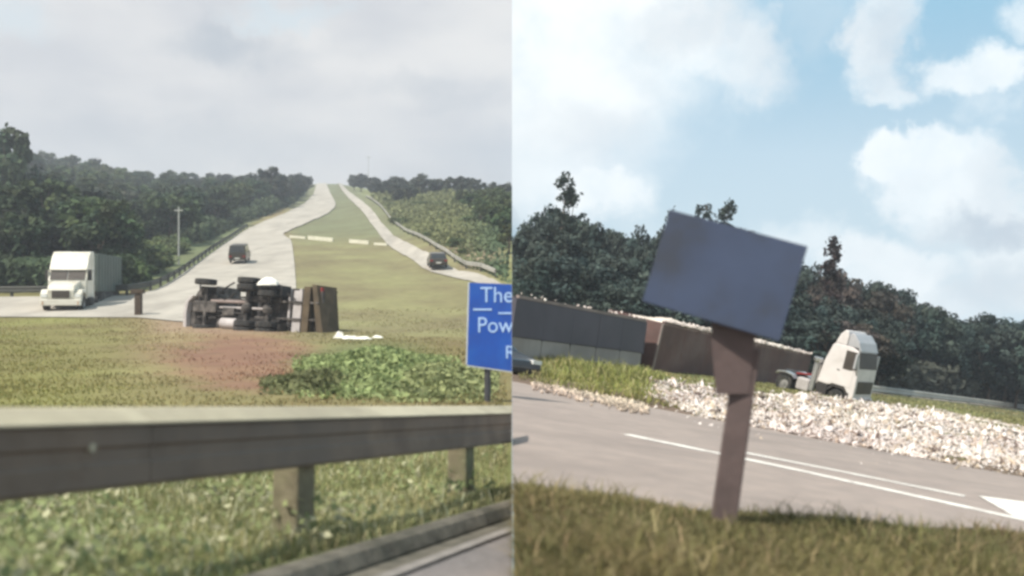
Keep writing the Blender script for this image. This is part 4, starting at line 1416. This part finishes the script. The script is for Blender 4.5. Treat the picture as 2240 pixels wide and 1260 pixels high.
SPILL = [(1392, 838), (1450, 838), (1530, 856), (1650, 874), (1760, 876), (1830, 884), (1900, 888), (1960, 896), (2060, 908), (2130, 925), (2260, 955), (2330, 975), (2330, 1026), (2180, 1000),
         (2010, 986), (1965, 984), (1930, 1004), (1905, 1002), (1908, 972), (1830, 954), (1740, 934), (1620, 920), (1530, 900), (1450, 868)]
def spill():
    poly = [pxR(x, y, .2) for x, y in SPILL]
    ss = [p[0] for p in poly]; ts = [p[1] for p in poly]
    n = 300000
    # sample denser near the camera
    col = rng.uniform(1390, 2330, n); y = rng.uniform(836, 1042, n)
    u = (col - 1120) / F; v = (630 - y) / F
    lam = (.2 - hR) / (nR.x * u + nR.y + nR.z * v)
    X, Y = u * lam, lam
    pn = (patchy(X * 1.6, Y * 1.6, .7) - .5)
    keep = in_poly(col, y + 26 * pn * (40 / (12 + Y)), SPILL) & ~((patchy(X * 2.1 + 3, Y * 2.1, .6) < .22) & (rng.uniform(0, 1, n) < .75))
    keep |= in_poly(col, y - 16, SPILL) & (rng.uniform(0, 1, n) < .035)
    edge = patchy(X * 1.3, Y * 1.3, .8)
    X, Y, edge = X[keep], Y[keep], edge[keep]; n = len(X)
    zp = (-hR - nR.x * X - nR.y * Y) / nR.z
    s = dR.x * X + dR.y * Y + dR.z * zp; t = pR.x * X + pR.y * Y + pR.z * zp
    heap = .015 + .08 * patchy(X * .9, Y * .9, .9)
    keep = rng.uniform(0, 1, n) < .30 + .6 * edge
    h = kR(s, t, X, Y)
    Z = CZ + zp + h / nR.z + rng.uniform(0, 1, n) * heap
    X, Y, Z = X[keep], Y[keep], Z[keep]; n = len(X)
    size = rng.uniform(.012, .032, n) * (1 + Y * .012) * (1 + (rng.uniform(0, 1, n) < .04) * rng.uniform(.5, 2.6, n))
    pale = np.array([.71, .64, .60]); tan = np.array([.46, .37, .29]); brown = np.array([.17, .13, .11])
    r = rng.uniform(0, 1, n)
    c = np.where((r < .58)[:, None], pale, np.where((r < .82)[:, None], tan, brown)) * (1 + rng.uniform(-.18, .18, (n, 1)))
    chunks(n, (X, Y, Z), size, c, 0, 'spilled_load', 'pale loose load spilled over the grass below the white cab', .25, 2.0)
    # along the broken road edge at the far left
    n = 900
    col = rng.uniform(1165, 1420, n); y = 838 + (col - 1165) * .222 + rng.normal(0, 6, n)
    u = (col - 1120) / F; v = (630 - y) / F
    lam = (.03 - hR) / (nR.x * u + nR.y + nR.z * v)
    X, Y, Z = u * lam, lam, CZ + v * lam
    c = np.array([.55, .45, .36])[None] * rng.uniform(.4, 1.2, (n, 1))
    chunks(n, (X, Y, Z), rng.uniform(.02, .06, n), c, 0, 'edge_rubble', 'pale rubble along the broken edge of the road', .6, 1.4)
spill()

# ---- grass of the right place
def ground_R(col, D):
    X = (col - 1120) / F * D
    zp = (-hR - nR.x * X - nR.y * D) / nR.z
    s = dR.x * X + dR.y * D + dR.z * zp; t = pR.x * X + pR.y * D + pR.z * zp
    k = kR(s, t, X, D)
    return X, CZ + zp + k / nR.z, s, t

def grass_right():
    n = 110000
    D = 1.7 + 6.0 * rng.uniform(0, 1, n) ** .8
    col = rng.uniform(1125, 2420, n)
    X, Z, s, t = ground_R(col, D)
    p = patchy(X, D, .5)
    keep = (t < t0f(s) + .0 + .35 * p) & (X > .03)
    X, D, Z, t, p = X[keep], D[keep], Z[keep], t[keep], p[keep]; n = len(X)
    h = .06 + .13 * p * rng.uniform(.4, 1.1, n)
    tall = rng.uniform(0, 1, n) < .035
    h = np.where(tall, h * 1.9, h)
    a, b_ = np.array([.19, .15, .07]), np.array([.10, .108, .045])
    f = patchy(X + 5, D, .9)[:, None]
    c = a * (1 - f) + b_ * f
    c = np.where((rng.uniform(0, 1, n) < .2)[:, None], np.array([.30, .23, .13]), c)
    V, Fc, C = blades(n, X, D, Z, h, rng.uniform(.25, 1.1, n), rng.uniform(.006, .016, n), c, .22)
    tag(link('foreground_grass', np_mesh('foreground_grass', V, Fc, M['blade'], C)), 'tall dry olive grass in front of the road on the right', 'grass', kind='stuff')
    # verge between tar and trailers, and the grass behind the spill
    n = 70000
    col = rng.uniform(1122, 2330, n); D = np.exp(rng.uniform(np.log(11), np.log(62), n))
    X, Z, s, t = ground_R(col, D)
    y = 630 - (Z - CZ) / D * F
    p = patchy(X, D, .9)
    keep = (t > T1 + .35 + .4 * p) & (X > .15) & ((~in_poly(col, y, SPILL)) | (rng.uniform(0, 1, n) < .05))
    X, D, Z, t, p, col, y = X[keep], D[keep], Z[keep], t[keep], p[keep], col[keep], y[keep]; n = len(X)
    weed = smooth(1530, 1470, col) * smooth(1140, 1230, col) * smooth(33, 26, D)
    low = smooth(1400, 1480, col)
    h = (.07 + .16 * p * rng.uniform(.4, 1, n)) * (1 + 2.6 * weed * rng.uniform(.2, 1, n) * p * 1.4)
    h = np.where(t < T1 + 1.5, h * .6, h) * (1 - .55 * low)
    a, b_ = np.array([.25, .26, .085]), np.array([.19, .18, .08])
    c = a * weed[:, None] + b_ * (1 - weed[:, None])
    c = np.where((rng.uniform(0, 1, n) < .22)[:, None], np.array([.42, .38, .19]), c)
    V, Fc, C = blades(n, X, D, Z, h, rng.uniform(.25, 1.0, n), .012 + D * .0009, c, .25)
    tag(link('roadside_weeds', np_mesh('roadside_weeds', V, Fc, M['blade'], C)), 'green weeds and grass between the road and the trailers', 'grass', kind='stuff')
grass_right()

# ---- trailers
def trailer(name, A, B_, ht, hb, wallm, postm, skirt, label, clip=False, npan=7, cats='trailer', lean=0.0):
    """A near (left) end, B far (right) end of the visible side, on the ground"""
    fwd = (B_ - A); L = fwd.length
    m = frame(A, fwd, nR)
    if lean: m = m @ Matrix.Rotation(lean, 4, 'Y') @ Matrix.Rotation(-.018, 4, 'X')
    root = empty(name, m, label, cats)
    W_ = 2.45
    parts = []
    # local: Y along, X to the right of travel (towards the camera side is +X), body from x=-W..0
    pw = L / npan
    for i in range(npan):
        parts.append(MB().box(-.06, 0, i * pw + .005, (i + 1) * pw - .005, hb, ht - .06).build('side_panel', wallm, root))
        parts.append(MB().box(-W_, -W_ + .06, i * pw + .07, (i + 1) * pw - .07, hb, ht - .06).build('side_panel', wallm, root))
    for i in range(npan + 1):
        y0, y1 = (i * pw - .05, i * pw + .05)
        parts.append(MB().box(-.05, .012 if i in (0, 3) else .004, y0, y1, hb - .04, ht - .06).build('post', postm if i in (0, 3) and npan > 6 else wallm, root))
    parts.append(MB().box(-.09, .02, .05, L - .05, ht - .055, ht + .035).build('top_rail', postm if npan < 7 else wallm, root))
    parts.append(MB().box(-W_, -W_ + .1, .05, L - .05, ht - .055, ht + .035).build('top_rail', wallm, root))
    parts.append(MB().box(-W_ + .07, -.07, -.03, .03, hb, ht - .02).build('end_wall', wallm, root))
    parts.append(MB().box(-W_ + .07, -.07, L - .03, L + .03, hb, ht + .05).build('end_wall', wallm, root))
    parts.append(MB().box(-W_ + .07, -.07, .05, L - .05, hb, hb + .1).build('floor', M['black'], root))
    if skirt:
        for i in range(npan):
            parts.append(MB().box(-.10, -.03, i * pw + .02, (i + 1) * pw - .02, .05, hb - .02).build('skirt_panel', skirt, root))
    parts.append(MB().box(-W_ + .6, -.6, .2, L - .1, hb - .3, hb - .01).build('chassis', M['black'], root))
    for y in (L * .12, L * .12 + 1.2, L * .12 + 2.4):
        for x in (-.35, -W_ + .35):
            w = wheel(root, (x, y, .42), f=.85); parts += [w] + list(w.children)
    if clip:
        for p_ in parts:
            drop_empty(p_, 1)
    return root, L, m

A1, B1 = GR(1424, 33.5, .08), GR(1756, 45.0, .04)
t1, L1, m1 = trailer('front_trailer', A1, B1, 2.08, .14, M['trailer_brown'], M['trailer_post'], M['trailer_brown'], 'dark brown open trailer with pale load right behind the white cab', npan=8, lean=.10)
B2 = GR(1398, 33.0, 0); A2 = GR(1110, 26.4, 0)
t2, L2, m2 = trailer('rear_trailer', A2, B2, 2.12, .95, M['trailer_slate'], M['trailer_post'], M['trailer_dust'], 'dark slate open trailer cut off at the edge beside the black car', clip=True, npan=5)

def load(name, m, L, ht, w, amp, label, y0, y1, clip=False):
    ny, nx = 90, 12
    V, Fc = [], []
    for i in range(ny):
        y = y0 + (y1 - y0) * i / (ny - 1)
        for j in range(nx):
            x = -.12 - (w - .24) * j / (nx - 1)
            e = min(1, min(i, ny - 1 - i) / 6)
            z = ht - .12 + e * (amp * (math.sin(PI * j / (nx - 1)) ** .5) * (.35 + .9 * float(patchy(np.array(x * 2), np.array(y * 2.0), .9))) + .05 * rng.uniform(0, 1))
            V.append(m @ Vector((x, y, z)))
    for i in range(ny - 1):
        for j in range(nx - 1):
            a = i * nx + j
            Fc.append((a, a + 1, a + nx + 1, a + nx))
    o = MB().add(V, Fc).build(name, M['cargo'], recalc=False)
    if clip: clipx(o, 1)
    tag(o, label, 'load', kind='stuff')
load('pale_load', m1, L1, 2.08, 2.45, .26, 'pale loose load heaped in the brown trailer', .3, L1 - .4)
load('pale_load', m2, L2, 2.12, 2.45, .02, 'thin pale load along the top of the slate trailer', .1, L2 - .2, True)
# load lying over the top rail
def on_rail(m, L, ht, n, y0, y1, label, clip=True):
    y = rng.uniform(y0, y1, n); x = rng.normal(-.04, .07, n); z = ht + .03 + np.abs(rng.normal(0, .05, n))
    pts = np.array([m @ Vector((a, b, c)) for a, b, c in zip(x, y, z)])
    pts = pts[pts[:, 0] > .05]
    c = np.array([.74, .66, .60])[None] * rng.uniform(.7, 1.1, (len(pts), 1))
    chunks(0, (pts[:, 0], pts[:, 1], pts[:, 2]), rng.uniform(.03, .08, len(pts)), c, 0, 'spilled_load', label, .7, 1.3)
on_rail(m1, L1, 2.08, 900, .2, L1 - .3, 'pale crumbs of load along the top rail of the brown trailer')
on_rail(m2, L2, 2.12, 26, 0, L2 - .2, 'pale crumbs of load along the top rail of the slate trailer')

# ---- white cab-over tractor, jack-knifed
def tractor():
    pos = GR(1829, 34.6, -.10)
    root = empty('truck_cab', frame(pos, (.74, -.67, 0), nR) @ Matrix.Rotation(math.radians(2.0), 4, 'Y') @ Matrix.Rotation(math.radians(-8.0), 4, 'X') @ Matrix.Diagonal((.72, .66, .78, 1)), 'white cab over truck tractor standing jackknifed on the spilled load', 'truck')
    cabp = [(-.92, 1.10), (-.78, 2.2), (-.52, 3.02), (-.42, 3.12), (.62, 3.12), (1.0, 2.98), (1.22, 2.15), (1.27, 1.35), (1.28, .55), (1.0, .45), (.86, 1.0), (.62, 1.22), (.02, 1.22), (-.2, 1.12), (-.3, 1.10)]
    MB().prof(cabp, -1.22, 1.22).build('cab', M['white2'], root, bevel=.06)
    MB().prof([(-.44, 3.125), (-.24, 3.62), (-.02, 3.84), (.16, 3.82), (.24, 3.60), (.24, 3.125)], -1.18, 1.18).build('roof_fairing', M['white2'], root, bevel=.06)
    MB().prof([(.27, 3.125), (.27, 3.60), (.36, 3.76), (.52, 3.74), (.88, 3.40), (1.10, 2.99), (.98, 3.0), (.9, 3.125)], -1.16, 1.16).build('sun_visor', M['white3'], root, bevel=.05)
    q = [(-1.1, 1.235, 2.2), (1.1, 1.235, 2.2), (1.1, 1.035, 2.94), (-1.1, 1.035, 2.94)]
    MB().add([Vector(p) + Vector((0, .02, .006)) for p in q] + [Vector(p) - Vector((0, .04, 0)) for p in q], [(0, 1, 2, 3), (7, 6, 5, 4), (0, 4, 5, 1), (1, 5, 6, 2), (2, 6, 7, 3), (3, 7, 4, 0)]).build('windscreen', M['dust_glass'], root)
    MB().box(-1.0, 1.0, 1.26, 1.30, 1.0, 1.6).build('grille', M['dust_glass'], root, bevel=.01)
    MB().box(-1.24, 1.24, 1.05, 1.38, .38, .8).build('bumper', M['white2'], root, bevel=.06)
    for s in (-1, 1):
        d = MB().box(min(1.215 * s, 1.235 * s), max(1.215 * s, 1.235 * s), -.02, 1.0, 1.22, 2.95).build('door', M['white2'], root, bevel=.01)
        MB().prof([(.34, 2.02), (.34, 2.92), (.95, 2.92), (1.14, 2.12), (.8, 2.02)], 1.237 * s, 1.245 * s).build('window', M['dust_glass'], d)
        MB().box(min(1.237 * s, 1.26 * s), max(1.237 * s, 1.26 * s), .05, .2, 1.9, 1.94).build('handle', M['black'], d)
        MB().box(min(1.28 * s, 1.5 * s), max(1.28 * s, 1.5 * s), 1.0, 1.12, 2.15, 2.85).build('mirror', M['white3'], root, bevel=.03)
        MB().box(min(.75 * s, 1.15 * s), max(.75 * s, 1.15 * s), 1.36, 1.40, .55, .75).build('headlight', M['lamp_clear'], root)
        MB().prof([(-.28, .9), (-.1, 1.13), (.05, 1.19), (.6, 1.19), (.82, 1.05), (.9, .9), (.85, .85), (.6, 1.08), (.05, 1.08), (-.2, .85)], .9 * s, 1.23 * s).build('mudguard', M['black'], root)
        wheel(root, (1.03 * s, .32, .5))
        wheel(root, (.95 * s, -2.9, .5))
        MB().box(min(.70 * s, 1.2 * s), max(.70 * s, 1.2 * s), -2.1, -1.35, .45, 1.05).build('fuel_tank', M['under_pale'], root, bevel=.08)
        MB().box(.40 * s - .06, .40 * s + .06, -3.5, 1.0, .7, .98).build('chassis_rail', M['black'], root)
    MB().cyl((1.02, -1.22, .55), (1.02, -1.22, 2.0), .17, n=14).build('exhaust_stack', M['tank'], root)
    MB().cyl((1.02, -1.22, 2.0), (1.02, -1.22, 2.22), .26, .26, 14).build('air_intake', M['chrome'], root, bevel=.03)
    for s in (-1, 1):
        MB().box(min(.8 * s, 1.19 * s), max(.8 * s, 1.19 * s), -.88, -.28, .40, 1.08).build('step', M['black'], root, bevel=.03)
        MB().box(min(1.0 * s, 1.25 * s), max(1.0 * s, 1.25 * s), .84, 1.0, .40, .98).build('step', M['black'], root, bevel=.02)
    MB().cyl((0, -2.9, 1.0), (0, -2.9, 1.14), .55, n=20).build('coupling_plate', M['black'], root)
    for s in (-1, 1):
        MB().prof([(-2.3, .9), (-2.45, 1.08), (-2.9, 1.14), (-3.35, 1.08), (-3.5, .9), (-3.32, 1.02), (-2.9, 1.07), (-2.48, 1.02)], .7 * s, 1.2 * s).build('mudguard', M['tank'], root)
    MB().box(-.9, 1.1, -1.02, -.94, 1.0, 1.9).build('back_wall', M['trailer_dust'], root)
    MB().cyl((.5, -1.35, 1.3), (.4, -2.6, 1.1), .05, n=8).build('air_hose', M['lamp_red'], root)
tractor()

# ---- black car at the very edge
def edge_car():
    s, t = pxR(1157, 833)
    p = RP(s, t, 0)
    f = Vector((.62, -.78, 0)).normalized()
    car('car', p - f * 2.13 * .78 + Vector((-.25, .3, 0)), f, nR, 'black car nose cut off at the edge beside the slate trailer', M['car_black'], scale=.78, clip=1)
edge_car()

# ---- back of a leaning board on a post
def board():
    s, t = pxR(1577, 1168)
    base = RP(s, t, 0.03)
    D = base.y; pp = D / F
    v = Vector((base.x, base.y, 0)).normalized()
    root = empty('sign_board', frame(base, v, nR), 'leaning slate blue sign board on a brown post in the foreground grass', 'sign')
    inv = root.matrix_world.inverted() if False else frame(base, v, nR).inverted()
    L = lambda x, y, dd=0.0: inv @ (P(x, y, D + dd))
    mb = MB()
    # post: tapering slightly, wide bracket below the board
    b0, b1 = L(1577, 1168), L(1636, 760)
    mb.sweep([[b0 + Vector((x, y, -.3)) for x, y in ((-.088, -.07), (.088, -.07), (.088, .07), (-.088, .07))],
              [b1 + Vector((x, y, 0)) for x, y in ((-.082, -.065), (.082, -.065), (.082, .065), (-.082, .065))]]).build('post', M['post_brown'], root, bevel=.015)
    ctr = L(1583, 600, -.14)
    roll = Matrix.Rotation(math.radians(9.0), 4, 'Y')
    w, h, th = 298 * pp / 2, 208 * pp / 2, .012
    Mb = Matrix.Translation(ctr) @ roll
    MB().box(-w, w, -th / 2, th / 2, -h, h, Mb).build('board', M['board'], root, bevel=.003)
    # back plate joining post and board
    a = L(1640, 700, -.06); b_ = L(1600, 862, -.06)
    q = [L(1556, 690, -.085), L(1668, 712, -.085), L(1650, 745, -.085), L(1640, 862, -.085), L(1566, 862, -.085), L(1556, 745, -.085)]
    n = len(q)
    MB().add(q + [p + Vector((0, .02, 0)) for p in q], [tuple(range(n)), tuple(range(2 * n - 1, n - 1, -1))] + [(i, n + i, n + (i + 1) % n, (i + 1) % n) for i in range(n)]).build('back_plate', M['post_brown'], root)
board()

# ---- guard rail and far road edge behind the spill
far_rail('guard_rail', [(1880, 52), (1960, 56), (2040, 61), (2120, 67), (2200, 73), (2330, 84)], .42, .80, M['galv_pale'], 'pale guard rail in front of the trees right of the white cab', 4.0, M['galv_far'], G=GR)
vs, fs = [], []
pts = [(1870, 50.5), (1960, 54.8), (2040, 59.5), (2120, 65.5), (2200, 71.5), (2330, 82)]
for c, d in pts:
    vs += [GR(c, d, .36), GR(c, d + 3.4, .37)]
for i in range(len(pts) - 1): fs.append((2 * i, 2 * i + 1, 2 * i + 3, 2 * i + 2))
tag(MB().add(vs, fs).build('road', M['pale_road']), kind='structure')

# ---- trees behind
def trees_right():
    sil = [(1120, 470), (1150, 452), (1200, 446), (1250, 472), (1300, 482), (1350, 492), (1400, 494), (1450, 480), (1490, 470), (1550, 468), (1620, 500), (1700, 545), (1770, 580),
           (1830, 590), (1870, 598), (1910, 612), (1950, 622), (1975, 655), (2010, 652), (2050, 680), (2100, 690), (2160, 684), (2220, 694), (2330, 715)]
    sx, sy = [a for a, _ in sil], [b for _, b in sil]
    def top(col, D, drop=0.0):
        b = GR(col, D, .3)
        ytop = np.interp(col, sx, sy) + drop
        z = CZ + (630 - ytop) / F * D
        return b, max(2.0, (z - b.z) / nR.z)
    col = 1128
    k = 0
    rows = [(72, 0, 30, 1.0), (82, 4, 34, 1.0), (64, 55, 36, 1.05), (58, 105, 40, 1.1)]
    for D0, drop, step, wd in rows:
        col = 1122 + rng.uniform(0, step)
        while col < 2370:
            D = D0 + rng.uniform(-3, 3)
            if not (D0 < 66 and col > 1930):
                b, H = top(col, D, drop + rng.uniform(-10, 14))
                kind = 'brownish' if (col > 1640 and col < 1960 and rng.uniform() < .22) else 'dark'
                look = 'dark bluish green tree' if kind == 'dark' else 'brownish tree'
                where = ('behind slate trailer' if col < 1400 else 'behind leaning board' if col < 1740 else 'behind white cab' if col < 1920 else 'behind far guard rail')
                where = ('in front edge of wood ' if D0 < 66 else 'on wood skyline ') + where
                put_tree('woodland_tree', kind, b, H, nR, look + ' ' + where, look + 's ' + where, wid=wd * min(1.25, max(.62, 6.5 / H)))
            col += step * rng.uniform(.75, 1.25)
trees_right()

def sapling(col, D, ytop, label, spread=.9, kind=(.045, .06, .05)):
    b = GR(col, D, .3)
    H = (CZ + (630 - ytop) / F * D - b.z) / nR.z
    m = frame(b, (0, 1, 0), nR)
    root = empty('sapling', m, label, 'tree')
    stem = MB(); V = []; 
    top = Vector((0, 0, H))
    stem.cyl((0, 0, -.3), top, .07, .02, 6, False)
    C = []
    for i in range(26):
        z = H * rng.uniform(.58, 1.0)
        a = rng.uniform(0, 6.28); r = spread * rng.uniform(.2, 1) * (1.25 - (z / H - .62) * 1.6)
        e = Vector((math.cos(a) * r, math.sin(a) * r, z + .35 * r))
        stem.cyl((0, 0, z - .2), e, .025, .01, 4, False)
        C.append(e)
    stem.build('trunk', M['bark'], root, recalc=False)
    cc = np.array(C)
    idx = np.repeat(np.arange(len(cc)), 26)
    pos = cc[idx] + rng.normal(0, .16, (len(idx), 3))
    V, Fc = quads(pos, unit(len(idx)), rng.uniform(.12, .26, len(idx)), 1.7)
    colr = np.array(kind)[None] * rng.uniform(.7, 1.3, (len(V), 1))
    link('crown', np_mesh('crown', V, Fc, M['leaf'], colr), root)
sapling(1192, 66, 378, 'tall thin sapling rising above the wood over the slate trailer', .9)
sapling(1212, 67, 412, 'shorter thin sapling beside the tall one over the slate trailer', .8)
sapling(1500, 70, 446, 'thin sapling tips just above the leaning board', .9)
sapling(1548, 70, 448, 'second thin sapling tips above the top edge of the leaning board', .9)
sapling(1438, 70, 468, 'thin sapling tips left of the leaning board', .8)
sapling(1790, 64, 526, 'thin reddish sapling right of the leaning board', .7, (.06, .045, .04))

# undergrowth closing the wood below the crowns
def undergrowth(name, n, colf, Df, hf, G, base, size, label, side):
    col = rng.uniform(*colf, n); D = rng.uniform(*Df, n)
    pts = np.array([G(c, d) for c, d in zip(col, D)])
    z = rng.uniform(0, hf, n)
    pts[:, 2] += z
    pts = pts[(pts[:, 0] * side) > .5]
    m = len(pts)
    nm = unit(m) + np.array([0, -.4, .4]); nm /= np.linalg.norm(nm, axis=1, keepdims=True)
    V, Fc = quads(pts, nm, rng.uniform(.6, 1.3, m) * size, 1.5)
    p = patchy(pts[:, 0], pts[:, 2] * 2 + pts[:, 1], 1.6)
    c = np.asarray(base)[None] * (.6 + .8 * p[:, None]) * rng.uniform(.75, 1.25, (m, 1))
    tag(link(name, np_mesh(name, V, Fc, M['leaf'], np.repeat(c[:, None], 4, 1).reshape(-1, 3))), label, 'undergrowth', kind='stuff')
undergrowth('undergrowth', 9000, (1120, 2360), (57, 62), 2.6, lambda c, d: GR(c, d + max(0, (c - 1880) * .058), .3), (.066, .070, .056), .4, 'dark undergrowth along the foot of the wood behind the trailers', 1)
def edge_fill(n, d0, d1, w0, w1, hf, base, size, label):
    D = np.exp(rng.uniform(np.log(d0), np.log(d1), n))
    e = np.interp(D, RL[6:, 0], RL[6:, 1]) - 2000 / D * rng.uniform(w0, w1, n)
    X = (e - 1120) / F * D
    p = patchy(X * .8, D * .5, 2.5)
    Z = zL(e, D) + rng.uniform(0, 1, n) * hf * (.3 + 1.1 * p)
    nm = unit(n) + np.array([0, -.3, .5]); nm /= np.linalg.norm(nm, axis=1, keepdims=True)
    V, Fc = quads(np.stack([X, D, Z], -1), nm, rng.uniform(.6, 1.4, n) * size * (.6 + D / 300), 1.5)
    c = np.asarray(base)[None] * (.6 + .8 * p[:, None]) * rng.uniform(.75, 1.25, (n, 1))
    tag(link('undergrowth', np_mesh('undergrowth', V, Fc, M['leaf'], np.repeat(c[:, None], 4, 1).reshape(-1, 3))), label, 'undergrowth', kind='stuff')
edge_fill(16000, 135, 330, 3.2, 12, 2.6, (.060, .078, .042), .5, 'dark undergrowth filling the forest edge near the hilltop')
edge_fill(9000, 90, 150, 5.5, 12, 1.3, (.085, .11, .05), .3, 'green undergrowth on the verge below the forest')
undergrowth('undergrowth', 5000, (-200, 290), (73, 79), 2.6, GL, (.048, .066, .034), .5, 'dark undergrowth at the foot of the left forest', -1)

# ------------------------------------------------------------------ air
hz = bpy.data.materials.new('air'); hz.use_nodes = True
N = hz.node_tree.nodes; N.clear()
vol = N.new('ShaderNodeVolumePrincipled'); vol.inputs['Color'].default_value = (.86, .92, 1.0, 1)
vol.inputs['Density'].default_value = 0.0009
vol.inputs['Anisotropy'].default_value = 0.2
mo = N.new('ShaderNodeOutputMaterial')
hz.node_tree.links.new(vol.outputs[0], mo.inputs['Volume'])
o = MB().box(-900, 320, -30, 740, -60, 110).build('haze', hz)
tag(o, kind='stuff')
